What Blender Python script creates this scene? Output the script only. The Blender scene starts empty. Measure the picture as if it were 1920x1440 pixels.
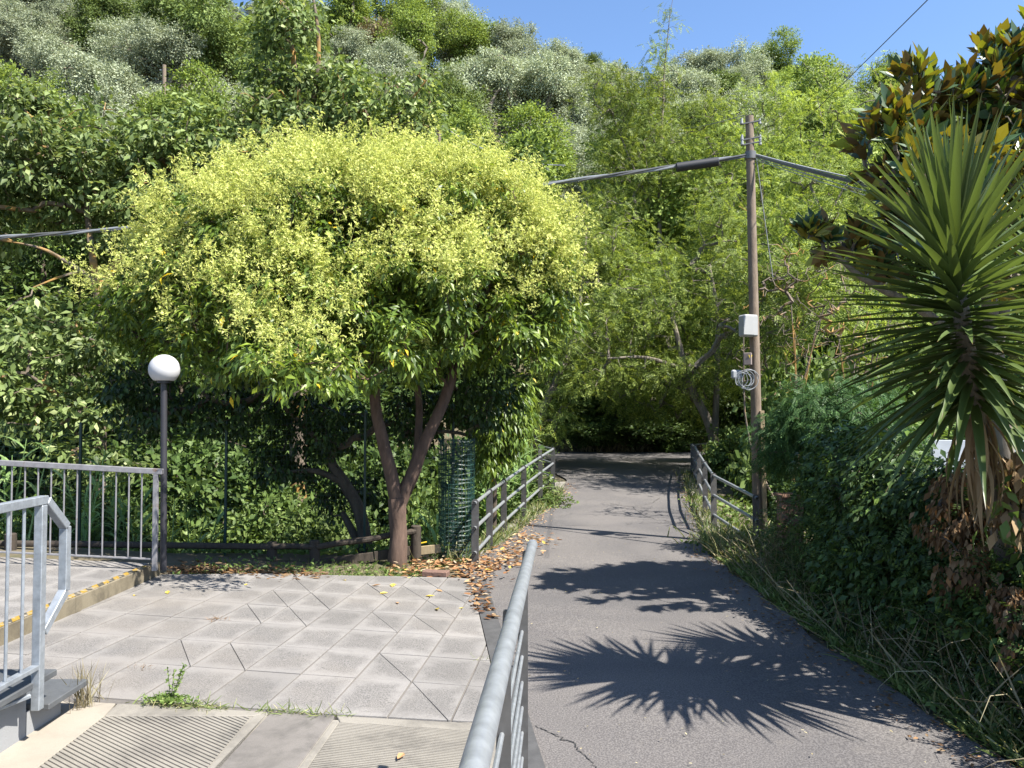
import bpy, math, random
import numpy as np
from mathutils import Vector, Matrix, noise as mnoise
random.seed(7); RN = np.random.default_rng(11)
sc = bpy.context.scene
COL = sc.collection
R = math.radians
# ------------------------------------------------------------------ camera, world, sun, exposure
CAMZ = 1.8; PITCH = 1.8; FPX = 1450.0
cam = bpy.data.cameras.new('camera'); camo = bpy.data.objects.new('camera', cam); COL.objects.link(camo)
camo.location = (0, 0, CAMZ); camo.rotation_euler = (R(90 + PITCH), 0, 0)
cam.sensor_width = 36; cam.lens = FPX / 1920 * 36; cam.clip_start = 0.05; cam.clip_end = 2000
sc.camera = camo
SUN_EL = 54.0; SUN_DIR = (0.86, -0.51)         # horizontal direction towards the sun
w = bpy.data.worlds.new('World'); sc.world = w; w.use_nodes = True
nt = w.node_tree; bg = nt.nodes['Background']
sky = nt.nodes.new('ShaderNodeTexSky'); sky.sky_type = 'NISHITA'; sky.sun_disc = False
sky.sun_elevation = R(SUN_EL); sky.sun_rotation = math.atan2(SUN_DIR[0], SUN_DIR[1])
sky.altitude = 50; sky.air_density = 1.0; sky.dust_density = 0.6; sky.ozone_density = 6.0
nt.links.new(sky.outputs[0], bg.inputs[0]); bg.inputs[1].default_value = 0.092
sun = bpy.data.lights.new('sun', 'SUN'); sun.energy = 5.0; sun.angle = R(0.5); sun.color = (1.0, 0.95, 0.87)
suno = bpy.data.objects.new('sun', sun); COL.objects.link(suno)
sd = Vector((SUN_DIR[0] * math.cos(R(SUN_EL)), SUN_DIR[1] * math.cos(R(SUN_EL)), math.sin(R(SUN_EL)))).normalized()
suno.rotation_euler = sd.to_track_quat('Z', 'Y').to_euler(); suno.location = (10, -8, 20)
vs = sc.view_settings; vs.view_transform = 'Standard'; vs.look = 'None'; vs.exposure = 1.55; vs.gamma = 1
sc.cycles.max_bounces = 6; sc.cycles.transparent_max_bounces = 4; sc.cycles.diffuse_bounces = 3
sc.cycles.glossy_bounces = 2; sc.cycles.transmission_bounces = 3
# ------------------------------------------------------------------ pixel helpers (1920x1440 photo pixels)
_c, _s = math.cos(R(PITCH)), math.sin(R(PITCH))
def ray(px, py):
    u = (px - 960) / FPX; v = (py - 720) / FPX
    return np.array([u, _c + v * _s, _s - v * _c])
def at(px, py, y):
    d = ray(px, py); return np.array([0, 0, CAMZ]) + d * (y / d[1])
def onz(px, py, z=0.0):
    d = ray(px, py); return np.array([0, 0, CAMZ]) + d * ((z - CAMZ) / d[2])
PN = np.array([-.06173, -.01143, -.99805])
def pavz(x, y, up=0.0): return CAMZ + (-.06173 * x - .01143 * y - 1.728) / .99805 + up
def onpav(px, py, up=0.0):
    d = ray(px, py); k = (1.728 - up * .99805) / (PN @ d); return np.array([0, 0, CAMZ]) + d * k
def proj(p):
    x, y, z = p[0], p[1], p[2] - CAMZ
    f = y * _c + z * _s; v = -(-y * _s + z * _c)
    return 960 + FPX * x / f, 720 + FPX * v / f
def sst(a, b, t):
    t = np.clip((t - a) / (b - a), 0, 1); return t * t * (3 - 2 * t)
# ------------------------------------------------------------------ tagging / linking
def tag(o, label=None, cat=None, group=None, kind=None):
    if label: o['label'] = label
    if cat: o['category'] = cat
    if group: o['group'] = group
    if kind: o['kind'] = kind
    return o
def empty(name, loc=(0, 0, 0), rz=0.0):
    o = bpy.data.objects.new(name, None); COL.objects.link(o); o.location = loc; o.rotation_euler.z = rz
    o.empty_display_size = 0.1; return o
def link(name, me, parent=None):
    o = bpy.data.objects.new(name, me); COL.objects.link(o)
    if parent is not None:
        o.parent = parent
        o.matrix_parent_inverse = Matrix.Translation(-parent.location) if parent.type == 'EMPTY' and tuple(parent.location) != (0, 0, 0) else Matrix()
    return o
def arr_mesh(name, V, F, mats, mi=None, smooth=False):
    """V (n,3), F list of arrays (m,k)"""
    me = bpy.data.meshes.new(name)
    V = np.asarray(V, dtype=np.float32).reshape(-1, 3)
    if not isinstance(F, (list, tuple)): F = [F]
    F = [np.asarray(f, dtype=np.int32) for f in F if len(f)]
    me.vertices.add(len(V)); me.vertices.foreach_set('co', V.ravel())
    loops = np.concatenate([f.ravel() for f in F]); tot = np.concatenate([np.full(len(f), f.shape[1], np.int32) for f in F])
    st = np.concatenate([[0], np.cumsum(tot)[:-1]]).astype(np.int32)
    me.loops.add(len(loops)); me.loops.foreach_set('vertex_index', loops)
    me.polygons.add(len(tot)); me.polygons.foreach_set('loop_start', st); me.polygons.foreach_set('loop_total', tot)
    for m in (mats if isinstance(mats, (list, tuple)) else [mats]): me.materials.append(m)
    if mi is not None: me.polygons.foreach_set('material_index', np.asarray(mi, np.int32))
    if smooth: me.polygons.foreach_set('use_smooth', np.ones(len(tot), bool))
    me.update(calc_edges=True); me.validate(); return me
class MB:
    """collects quads/tris/ngons"""
    def __init__(s): s.v = []; s.f = []; s.n = 0
    def add(s, V, F):
        V = [tuple(map(float, p)) for p in V]
        s.f += [tuple(i + s.n for i in f) for f in F]; s.v += V; s.n += len(V); return s
    def box(s, c, size, ax=None, bev=0.0):
        c = np.array(c, float); h = np.array(size, float) / 2
        A = np.eye(3) if ax is None else np.array(ax, float)
        if bev <= 0:
            P = [c + (sx * h[0]) * A[0] + (sy * h[1]) * A[1] + (sz * h[2]) * A[2] for sx in (-1, 1) for sy in (-1, 1) for sz in (-1, 1)]
            return s.add(P, [(0, 1, 3, 2), (4, 6, 7, 5), (0, 4, 5, 1), (2, 3, 7, 6), (0, 2, 6, 4), (1, 5, 7, 3)])
        P = []; idx = {}
        for sx in (-1, 1):
            for sy in (-1, 1):
                for sz in (-1, 1):
                    for k in range(3):
                        q = [h[0] - bev, h[1] - bev, h[2] - bev]; q[k] = h[k]
                        idx[(sx, sy, sz, k)] = len(P)
                        P.append(c + sx * q[0] * A[0] + sy * q[1] * A[1] + sz * q[2] * A[2])
        F = []
        o = [(-1, -1), (1, -1), (1, 1), (-1, 1)]
        def key(k, sk, a, b):
            t = [0, 0, 0]; t[k] = sk; t[(k + 1) % 3] = a; t[(k + 2) % 3] = b; return tuple(t)
        for k in range(3):
            for sk in (-1, 1):
                q = [idx[key(k, sk, a, b) + (k,)] for a, b in o]
                F.append(tuple(q if sk > 0 else q[::-1]))
        for k in range(3):                      # edges along axis k
            for a in (-1, 1):
                for b in (-1, 1):
                    t0 = key(k, -1, a, b); t1 = key(k, 1, a, b); i, j = (k + 1) % 3, (k + 2) % 3
                    q = (idx[t0 + (i,)], idx[t1 + (i,)], idx[t1 + (j,)], idx[t0 + (j,)])
                    F.append(q if a * b > 0 else q[::-1])
        for sx in (-1, 1):
            for sy in (-1, 1):
                for sz in (-1, 1):
                    q = tuple(idx[(sx, sy, sz, k)] for k in range(3))
                    F.append(q if sx * sy * sz > 0 else q[::-1])
        return s.add(P, F)
    def beam(s, a, b, wx, wz, bev=0.0, up=(0, 0, 1)):
        a = np.array(a, float); b = np.array(b, float); d = b - a; L = np.linalg.norm(d); d /= L
        u = np.array(up, float)
        if abs(d @ u) > .98: u = np.array([0, 1., 0])
        x = np.cross(d, u); x /= np.linalg.norm(x); z = np.cross(x, d)
        return s.box((a + b) / 2, (wx, L, wz), (x, d, z), bev)
    def tube(s, pts, r, n=8, cap=True):
        pts = np.array(pts, float); m = len(pts)
        rr = np.full(m, r, float) if np.isscalar(r) else np.array(r, float)
        T = np.gradient(pts, axis=0) if m > 2 else np.repeat([pts[1] - pts[0]], 2, 0)
        T /= np.linalg.norm(T, axis=1)[:, None] + 1e-9
        u = np.array([0, 0, 1.]) if abs(T[0][2]) < .9 else np.array([1., 0, 0])
        V = []
        for i in range(m):
            u = u - T[i] * (u @ T[i]); u /= np.linalg.norm(u) + 1e-9; v = np.cross(T[i], u)
            for k in range(n):
                a = 2 * math.pi * k / n; V.append(pts[i] + rr[i] * (math.cos(a) * u + math.sin(a) * v))
        F = [(i * n + k, i * n + (k + 1) % n, (i + 1) * n + (k + 1) % n, (i + 1) * n + k) for i in range(m - 1) for k in range(n)]
        if cap: F += [tuple(range(n))[::-1], tuple((m - 1) * n + k for k in range(n))]
        return s.add(V, F)
    def prism(s, poly, z0, z1, bev=0.0):
        """vertical prism; poly [(x,y)], z0/z1 numbers or functions; chamfered top"""
        n = len(poly); P = np.array(poly, float)
        ar = sum(P[i][0] * P[(i + 1) % n][1] - P[(i + 1) % n][0] * P[i][1] for i in range(n))
        if ar < 0: P = P[::-1]
        f0 = z0 if callable(z0) else (lambda x, y: z0); f1 = z1 if callable(z1) else (lambda x, y: z1)
        V = [(x, y, f0(x, y)) for x, y in P]
        if bev > 0:
            V += [(x, y, f1(x, y) - bev) for x, y in P]
            Q = []
            for i in range(n):
                a, b, c = P[i - 1], P[i], P[(i + 1) % n]
                d1 = (a - b) / (np.linalg.norm(a - b) + 1e-9); d2 = (c - b) / (np.linalg.norm(c - b) + 1e-9)
                sn = abs(d1[0] * d2[1] - d1[1] * d2[0]); Q.append(b + (d1 + d2) * bev / max(sn, .25))
            V += [(x, y, f1(x, y)) for x, y in Q]
        else: V += [(x, y, f1(x, y)) for x, y in P]
        L = 3 if bev > 0 else 2
        F = [tuple(range(n))[::-1], tuple(range((L - 1) * n, L * n))]
        for l in range(L - 1): F += [(l * n + i, l * n + (i + 1) % n, (l + 1) * n + (i + 1) % n, (l + 1) * n + i) for i in range(n)]
        return s.add(V, F)
    def build(s, name, mat, parent=None, smooth=False):
        me = bpy.data.meshes.new(name); me.from_pydata(s.v, [], s.f)
        for m in (mat if isinstance(mat, (list, tuple)) else [mat]): me.materials.append(m)
        if smooth:
            me.polygons.foreach_set('use_smooth', np.ones(len(me.polygons), bool)); 
            try: me.set_sharp_from_angle(angle=R(40))
            except Exception: pass
        me.update(); return link(name, me, parent)
# ------------------------------------------------------------------ materials
class NG:
    def __init__(s, name):
        s.m = bpy.data.materials.new(name); s.m.use_nodes = True; s.t = s.m.node_tree
        s.p = s.t.nodes['Principled BSDF']; s.out = s.t.nodes['Material Output']
    def n(s, typ, **k):
        x = s.t.nodes.new('ShaderNode' + typ)
        for a, b in k.items(): setattr(x, a, b)
        return x
    def l(s, a, b): s.t.links.new(a, b)
    def noise(s, scale, detail=4, rough=.6, coord='Object', vec=None, dist=0.0):
        x = s.n('TexNoise'); x.inputs['Scale'].default_value = scale; x.inputs['Detail'].default_value = detail
        x.inputs['Roughness'].default_value = rough; x.inputs['Distortion'].default_value = dist
        if vec is None:
            tc = s.n('TexCoord'); vec = tc.outputs[coord]
        s.l(vec, x.inputs['Vector']); return x
    def ramp(s, fac, stops):
        x = s.n('ValToRGB'); e = x.color_ramp.elements
        while len(e) > 1: e.remove(e[0])
        e[0].position = stops[0][0]; e[0].color = (*stops[0][1], 1)
        for p, c in stops[1:]:
            k = e.new(p); k.color = (*c, 1)
        s.l(fac, x.inputs[0]); return x
    def mix(s, fac, a, b, typ='MIX'):
        x = s.n('Mix', data_type='RGBA', blend_type=typ)
        for v, i in ((fac, 0), (a, 6), (b, 7)):
            if hasattr(v, 'links'): s.l(v, x.inputs[i])
            elif i == 0: x.inputs[0].default_value = v
            else: x.inputs[i].default_value = (*v, 1)
        return x.outputs[2]
    def bump(s, h, strength, dist=.01):
        x = s.n('Bump'); x.inputs['Strength'].default_value = strength; x.inputs['Distance'].default_value = dist
        s.l(h, x.inputs['Height']); s.l(x.outputs[0], s.p.inputs['Normal']); return x
def g3(c, k): return tuple(max(0, min(1, v * k)) for v in c)
LEAFK = {'magnolia_leaf': 1.5, 'yucca_leaf': .95, 'yucca_dead_leaf': 1, 'litter_leaf': .85, 'yellow_leaf': .9, 'ivy_leaf': 1.45, 'dead_leaf': .9, 'dry_stalk': .95, 'feather_leaf': 1.2, 'robinia_leaf': 1.5, 'shrub_leaf': 1.15, 'dark_leaf': 1.0, 'grass_blade': 1.25, 'privet_flower': 1.3, 'oak_leaf': 1.75, 'hill_green_leaf': 1.6, 'olive_leaf': 1.65, 'privet_leaf': 1.4, 'walnut_leaf': 1.6, 'thicket_leaf': 1.2}
def mat_leaf(name, stops, trans=.35, rough=.45, spec=.35, tc=None, patch=0.0, back=None):
    stops = [(p_, g3(c_, LEAFK.get(name, 1.4))) for p_, c_ in stops]; rough = max(rough, .42); spec *= .75
    g = NG(name); geo = g.n('NewGeometry')
    rp = g.ramp(geo.outputs['Random Per Island'], stops)
    col = rp.outputs[0]
    oi = g.n('ObjectInfo'); hs = g.n('HueSaturation')
    mr = g.n('MapRange'); mr.inputs[3].default_value = .82; mr.inputs[4].default_value = 1.18
    g.l(oi.outputs['Random'], mr.inputs[0]); g.l(mr.outputs[0], hs.inputs['Value']); g.l(col, hs.inputs['Color']); col = hs.outputs[0]
    if patch:
        nz = g.noise(patch, 2); mr2 = g.n('MapRange'); mr2.inputs[1].default_value = .3; mr2.inputs[2].default_value = .7
        mr2.inputs[3].default_value = .75; mr2.inputs[4].default_value = 1.3; g.l(nz.outputs[0], mr2.inputs[0])
        col = g.mix(1.0, col, mr2.outputs[0], 'MULTIPLY')
    if back:
        bk = g.ramp(geo.outputs['Random Per Island'], back); col = g.mix(geo.outputs['Backfacing'], col, bk.outputs[0])
    g.l(col, g.p.inputs['Base Color']); g.p.inputs['Roughness'].default_value = rough
    g.p.inputs['Specular IOR Level'].default_value = spec
    if trans > 0:
        tr = g.n('BsdfTranslucent'); ms = g.n('MixShader'); ms.inputs[0].default_value = trans
        tcol = g.mix(1.0, col, tc or (1.15, 1.1, .6), 'MULTIPLY')
        g.l(tcol, tr.inputs[0]); g.l(g.p.outputs[0], ms.inputs[1]); g.l(tr.outputs[0], ms.inputs[2]); g.l(ms.outputs[0], g.out.inputs[0])
    return g.m
def mat_bark(name, a, b, scale=14, bump=.6):
    g = NG(name); tc = g.n('TexCoord'); mp = g.n('Mapping'); mp.inputs['Scale'].default_value = (1, 1, .25)
    g.l(tc.outputs['Object'], mp.inputs[0]); nz = g.noise(scale, 6, .7, vec=mp.outputs[0])
    rp = g.ramp(nz.outputs[0], [(.3, a), (.7, b)]); g.l(rp.outputs[0], g.p.inputs['Base Color'])
    g.p.inputs['Roughness'].default_value = .9; g.bump(nz.outputs[0], bump, .02); return g.m
def mat_plain(name, c, rough=.5, metal=0.0, var=.12, scale=6, bump=0.0, bscale=60, spots=None):
    c = g3(c, .82)
    g = NG(name); nz = g.noise(scale, 5)
    rp = g.ramp(nz.outputs[0], [(.3, g3(c, 1 - var)), (.7, g3(c, 1 + var))]); col = rp.outputs[0]
    if spots:
        n2 = g.noise(spots[0], 4); r2 = g.ramp(n2.outputs[0], [(spots[2], (0, 0, 0)), (spots[2] + .08, (1, 1, 1))]); col = g.mix(r2.outputs[0], col, spots[1])
    g.l(col, g.p.inputs['Base Color']); g.p.inputs['Roughness'].default_value = rough; g.p.inputs['Metallic'].default_value = metal
    if bump: n3 = g.noise(bscale, 3); g.bump(n3.outputs[0], bump, .005)
    return g.m
M = {}
# asphalt
g = NG('asphalt'); n1 = g.noise(.9, 5, .6); n2 = g.noise(240, 3, .7); n3 = g.noise(5, 4, .6); n4 = g.noise(95, 2, .6)
c = g.ramp(n1.outputs[0], [(.3, (.086, .079, .077)), (.7, (.120, .111, .106))]).outputs[0]
c = g.mix(g.ramp(n2.outputs[0], [(.3, (.25, .25, .25)), (.7, (.85, .85, .85))]).outputs[0], g3((.5, .48, .47), .10), c)
c = g.mix(.35, c, g.mix(g.ramp(n4.outputs[0], [(.42, (0, 0, 0)), (.62, (1, 1, 1))]).outputs[0], (.055, .05, .05), (.24, .225, .21)))
n6 = g.noise(.45, 3, .5, dist=1.2); c = g.mix(1.0, c, g.ramp(n6.outputs[0], [(.38, (.80, .80, .82)), (.6, (1.12, 1.1, 1.08))]).outputs[0], 'MULTIPLY')
c = g.mix(g.ramp(n3.outputs[0], [(.58, (0, 0, 0)), (.75, (.35, .35, .35))]).outputs[0], c, (.15, .136, .122))
g.l(c, g.p.inputs['Base Color']); g.p.inputs['Roughness'].default_value = .85; g.bump(n4.outputs[0], .7, .006); M['asphalt'] = g.m
# concrete tile
def mat_tile(name, k=.70):
    g = NG(name); n1 = g.noise(1.1, 5, .6); n2 = g.noise(120, 4, .75); n3 = g.noise(3.2, 6, .7, dist=.5); oi = g.n('ObjectInfo')
    c = g.ramp(n1.outputs[0], [(.3, g3((.245, .232, .218), k)), (.7, g3((.32, .303, .285), k))]).outputs[0]
    hs = g.n('HueSaturation'); mr = g.n('MapRange'); mr.inputs[3].default_value = .9; mr.inputs[4].default_value = 1.06
    g.l(oi.outputs['Random'], mr.inputs[0]); g.l(mr.outputs[0], hs.inputs['Value']); g.l(c, hs.inputs['Color']); c = hs.outputs[0]
    tc = g.n('TexCoord'); sx = g.n('SeparateXYZ'); g.l(tc.outputs['Generated'], sx.inputs[0]); ab = []
    for q in (0, 1):
        a = g.n('Math', operation='SUBTRACT'); g.l(sx.outputs[q], a.inputs[0]); a.inputs[1].default_value = .5; b = g.n('Math', operation='ABSOLUTE'); g.l(a.outputs[0], b.inputs[0]); ab.append(b)
    mx = g.n('Math', operation='MAXIMUM'); g.l(ab[0].outputs[0], mx.inputs[0]); g.l(ab[1].outputs[0], mx.inputs[1])
    ad = g.n('Math', operation='MULTIPLY_ADD'); g.l(n3.outputs[0], ad.inputs[0]); ad.inputs[1].default_value = .75; g.l(mx.outputs[0], ad.inputs[2])
    cen = g.ramp(ad.outputs[0], [(.62, (1, 1, 1)), (.80, (0, 0, 0))]).outputs[0]
    c = g.mix(1.0, c, g.mix(cen, (1, 1, 1), (.89, .885, .88)), 'MULTIPLY')
    spk = g.ramp(n2.outputs[0], [(.42, (1, 1, 1)), (.56, (0, 0, 0))]).outputs[0]
    sm = g.mix(1.0, spk, g.mix(cen, (.25, .25, .25), (1, 1, 1)), 'MULTIPLY')
    c = g.mix(sm, c, g3((.11, .105, .10), k))
    n5 = g.noise(.55, 4, .6); c = g.mix(g.ramp(n5.outputs[0], [(.5, (0, 0, 0)), (.72, (.5, .5, .5))]).outputs[0], c, (.17, .148, .122))
    n7 = g.noise(2.1, 7, .75, dist=.8); c = g.mix(g.ramp(n7.outputs[0], [(.54, (0, 0, 0)), (.68, (.6, .6, .6))]).outputs[0], c, g3((.16, .15, .14), k))
    g.l(c, g.p.inputs['Base Color']); g.p.inputs['Roughness'].default_value = .85; g.bump(n2.outputs[0], .6, .004); return g.m
M['tile'] = mat_tile('tile_concrete')
def mat_conc(name, a, b, dark, amt=.6):
    a, b, dark = g3(a, .68), g3(b, .68), g3(dark, .7)
    g = NG(name); n1 = g.noise(1.3, 6, .65); n3 = g.noise(3.0, 7, .75, dist=.4); n2 = g.noise(220, 2)
    c = g.ramp(n1.outputs[0], [(.3, a), (.7, b)]).outputs[0]
    c = g.mix(g.ramp(n3.outputs[0], [(.48, (0, 0, 0)), (.7, (amt,) * 3)]).outputs[0], c, dark)
    c = g.mix(g.ramp(n2.outputs[0], [(.35, (.35,) * 3), (.5, (0, 0, 0))]).outputs[0], c, dark)
    g.l(c, g.p.inputs['Base Color']); g.p.inputs['Roughness'].default_value = .85; g.bump(n2.outputs[0], .4, .003); return g.m
M['ramp'] = mat_conc('ramp_concrete', (.25, .23, .195), (.33, .305, .26), (.13, .12, .105), .8)
M['joint'] = mat_conc('joint_mortar', (.16, .145, .13), (.21, .19, .17), (.08, .072, .065), .8)
M['ramp_dark'] = mat_conc('stained_concrete', (.17, .155, .14), (.24, .22, .20), (.09, .083, .075), .8)
M['apron'] = mat_conc('apron_concrete', (.34, .30, .24), (.41, .365, .30), (.23, .21, .175), .5)
M['kerb'] = mat_conc('kerb_stone', (.20, .165, .105), (.28, .24, .165), (.06, .05, .035), .8)
M['rubber'] = mat_plain('bitumen_strip', (.07, .069, .069), .7, var=.25, scale=9, bump=.5)
g = NG('striped_edge'); tc = g.n('TexCoord'); sx = g.n('SeparateXYZ'); g.l(tc.outputs['Object'], sx.inputs[0])
ma = g.n('Math', operation='MULTIPLY_ADD'); g.l(sx.outputs[0], ma.inputs[0]); ma.inputs[1].default_value = 1.3; g.l(sx.outputs[1], ma.inputs[2])
mm = g.n('Math', operation='PINGPONG'); g.l(ma.outputs[0], mm.inputs[0]); mm.inputs[1].default_value = .085
c = g.ramp(mm.outputs[0], [(.0, (.06, .055, .045)), (.042, (.06, .055, .045)), (.046, (.27, .17, .025)), (1, (.27, .17, .025))]).outputs[0]
n1 = g.noise(25, 5); c = g.mix(g.ramp(n1.outputs[0], [(.5, (0, 0, 0)), (.62, (.9,) * 3)]).outputs[0], c, (.3, .26, .2)); g.l(c, g.p.inputs['Base Color']); M['stripe'] = g.m
M['slate'] = mat_plain('slate', (.085, .09, .095), .55, var=.2, scale=8, bump=.3)
M['wallpaint'] = mat_plain('wall_paint', (.27, .275, .28), .8, var=.07, scale=3, bump=.3, bscale=90)
M['galv'] = mat_plain('galvanised_steel', (.36, .39, .42), .48, metal=.55, var=.22, scale=26, spots=(7, (.17, .13, .10), .68))
M['pipe'] = mat_plain('galvanised_pipe', (.40, .42, .435), .42, metal=.6, var=.2, scale=24, spots=(5, (.20, .17, .14), .66))
M['plate'] = mat_plain('weathered_plate', (.115, .11, .105), .55, metal=.4, var=.25, scale=12)
M['greypaint'] = mat_plain('grey_metal_paint', (.22, .215, .225), .5, metal=.15, var=.2, scale=18, spots=(6, (.13, .085, .06), .66))
M['lamp_pole'] = mat_plain('dark_pole_paint', (.03, .029, .035), .5, var=.15)
M['globe'] = mat_plain('opal_globe', (.50, .50, .51), .6, var=.04, scale=3)
M['greenwire'] = mat_plain('green_wire', (.006, .035, .026), .5, var=.2)
M['oldwood'] = mat_bark('old_wood', (.022, .017, .013), (.06, .046, .032), 18)
M['polewood'] = mat_bark('pole_wood', (.12, .09, .065), (.22, .17, .125), 22, .35)
M['plank'] = mat_bark('plank_wood', (.22, .17, .10), (.32, .25, .15), 18, .3)
M['yellow'] = mat_plain('yellow_paint', (.7, .5, .03), .5)
M['bark_red'] = mat_bark('privet_bark', (.05, .031, .023), (.125, .08, .058), 16)
M['bark_grey'] = mat_bark('grey_bark', (.08, .066, .05), (.20, .17, .13), 14)
M['bark_dark'] = mat_bark('dark_bark', (.04, .03, .022), (.11, .085, .06), 14)
g = NG('lichen_bark'); n1 = g.noise(9, 5, .7); n0 = g.noise(2.2, 3)
c = g.ramp(n1.outputs[0], [(.35, (.06, .048, .035)), (.6, (.16, .125, .09))]).outputs[0]
c = g.mix(g.ramp(n0.outputs[0], [(.50, (0, 0, 0)), (.62, (.8, .8, .8))]).outputs[0], c, (.34, .19, .04)); g.l(c, g.p.inputs['Base Color']); g.p.inputs['Roughness'].default_value = .9; M['bark_lichen'] = g.m
M['cable'] = mat_plain('cable_grey', (.13, .13, .13), .45, var=.1)
M['cabledark'] = mat_plain('cable_dark', (.03, .03, .032), .5)
M['wirelite'] = mat_plain('wire_light', (.27, .285, .30), .5)
M['boxgrey'] = mat_plain('box_grey', (.36, .365, .36), .5, var=.05)
M['boxpink'] = mat_plain('meter_box', (.26, .21, .19), .6, var=.08)
M['brownbrick'] = mat_plain('brown_brick', (.17, .10, .075), .85, var=.3, scale=30, bump=.8)
M['pillar'] = mat_plain('pillar_brown', (.22, .12, .08), .85, var=.25, scale=12, bump=.5, spots=(8, (.12, .1, .08), .55))
M['bluewhite'] = mat_plain('pale_wall', (.62, .66, .72), .8)
g = NG('ground_soil'); n1 = g.noise(.35, 6, .65); n2 = g.noise(9, 5, .7)
c = g.ramp(n1.outputs[0], [(.35, (.055, .06, .025)), (.55, (.10, .085, .05)), (.75, (.06, .075, .022))]).outputs[0]
c = g.mix(g.ramp(n2.outputs[0], [(.4, (0, 0, 0)), (.65, (.7,) * 3)]).outputs[0], c, (.13, .10, .065)); g.l(c, g.p.inputs['Base Color']); g.p.inputs['Roughness'].default_value = .95; g.bump(n2.outputs[0], .8, .05); M['soil'] = g.m
M['grime'] = mat_plain('verge_litter', (.17, .115, .07), .95, var=.35, scale=30, bump=.8, bscale=50)
L = M
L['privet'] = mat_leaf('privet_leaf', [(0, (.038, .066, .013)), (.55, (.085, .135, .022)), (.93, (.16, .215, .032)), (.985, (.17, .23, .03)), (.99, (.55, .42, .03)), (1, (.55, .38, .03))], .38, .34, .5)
L['flower'] = mat_leaf('privet_flower', [(0, (.29, .34, .09)), (.6, (.44, .47, .14)), (1, (.58, .575, .23))], .38, .7, .1, (1, .97, .8))
L['walnut'] = mat_leaf('walnut_leaf', [(0, (.045, .072, .02)), (.6, (.105, .145, .045)), (.92, (.18, .225, .085)), (1, (.30, .34, .16))], .36, .5, .3, patch=.6)
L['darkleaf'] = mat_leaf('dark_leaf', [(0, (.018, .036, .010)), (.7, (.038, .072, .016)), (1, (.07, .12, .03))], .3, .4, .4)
L['robinia'] = mat_leaf('robinia_leaf', [(0, (.06, .09, .02)), (.5, (.125, .17, .036)), (1, (.26, .31, .075))], .42, .5, .25, patch=.35)
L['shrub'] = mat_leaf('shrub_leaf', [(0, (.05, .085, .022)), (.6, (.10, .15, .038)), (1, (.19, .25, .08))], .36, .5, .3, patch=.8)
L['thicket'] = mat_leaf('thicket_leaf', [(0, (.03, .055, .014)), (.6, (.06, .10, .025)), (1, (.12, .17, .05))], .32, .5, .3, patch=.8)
L['olive'] = mat_leaf('olive_leaf', [(0, (.13, .15, .095)), (.5, (.19, .215, .145)), (1, (.26, .285, .20))], .25, .75, .1, (1.1, 1.1, .8))
L['oak'] = mat_leaf('oak_leaf', [(0, (.04, .058, .018)), (.6, (.075, .105, .032)), (1, (.12, .155, .05))], .3, .65, .15)
L['hillgreen'] = mat_leaf('hill_green_leaf', [(0, (.075, .11, .025)), (.6, (.13, .175, .042)), (1, (.20, .25, .07))], .35, .65, .12)
L['hillbrown'] = mat_leaf('hill_brown_leaf', [(0, (.11, .10, .05)), (.6, (.17, .14, .085)), (1, (.23, .18, .12))], .2, .7, .15)
L['ivy'] = mat_leaf('ivy_leaf', [(0, (.022, .042, .014)), (.7, (.048, .085, .025)), (1, (.10, .16, .035))], .25, .38, .4)
L['feather'] = mat_leaf('feather_leaf', [(0, (.03, .07, .025)), (.7, (.055, .11, .035)), (1, (.09, .16, .05))], .35, .5, .3)
L['dead'] = mat_leaf('dead_leaf', [(0, (.10, .06, .035)), (.5, (.21, .13, .07)), (.85, (.32, .23, .14)), (1, (.36, .16, .05))], .3, .8, .15, (1.1, .9, .6))
L['litter'] = mat_leaf('litter_leaf', [(0, (.13, .065, .035)), (.3, (.30, .15, .07)), (.6, (.46, .28, .14)), (.85, (.52, .38, .23)), (.95, (.40, .34, .26)), (1, (.60, .44, .07))], .2, .7, .2, (1.1, .95, .7))
L['yleaf'] = mat_leaf('yellow_leaf', [(0, (.62, .50, .06)), (1, (.66, .50, .12))], .2, .5, .3)
L['grass'] = mat_leaf('grass_blade', [(0, (.06, .09, .028)), (.5, (.11, .145, .045)), (.8, (.20, .21, .09)), (1, (.34, .30, .17))], .35, .5, .3)
L['dry'] = mat_leaf('dry_stalk', [(0, (.16, .13, .08)), (.5, (.28, .24, .15)), (1, (.42, .38, .24))], .3, .7, .2)
L['reed'] = mat_leaf('reed_blade', [(0, (.12, .20, .07)), (.6, (.20, .30, .11)), (1, (.32, .42, .18))], .4, .42, .4)
L['magnolia'] = mat_leaf('magnolia_leaf', [(0, (.018, .042, .014)), (1, (.05, .09, .03))], .22, .25, .6, (1.5, 1.4, .4), back=[(0, (.06, .045, .018)), (.3, (.13, .08, .025)), (.55, (.21, .175, .03)), (1, (.25, .31, .05))])
L['yucca'] = mat_leaf('yucca_leaf', [(0, (.062, .098, .026)), (1, (.115, .165, .045))], .28, .40, .8)
_t = L['yucca'].node_tree; _p = _t.nodes['Principled BSDF']; _src = _p.inputs['Base Color'].links[0].from_socket
_tc = _t.nodes.new('ShaderNodeTexCoord'); _sx = _t.nodes.new('ShaderNodeSeparateXYZ'); _rp = _t.nodes.new('ShaderNodeValToRGB'); _mx = _t.nodes.new('ShaderNodeMix'); _mx.data_type = 'RGBA'
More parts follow.
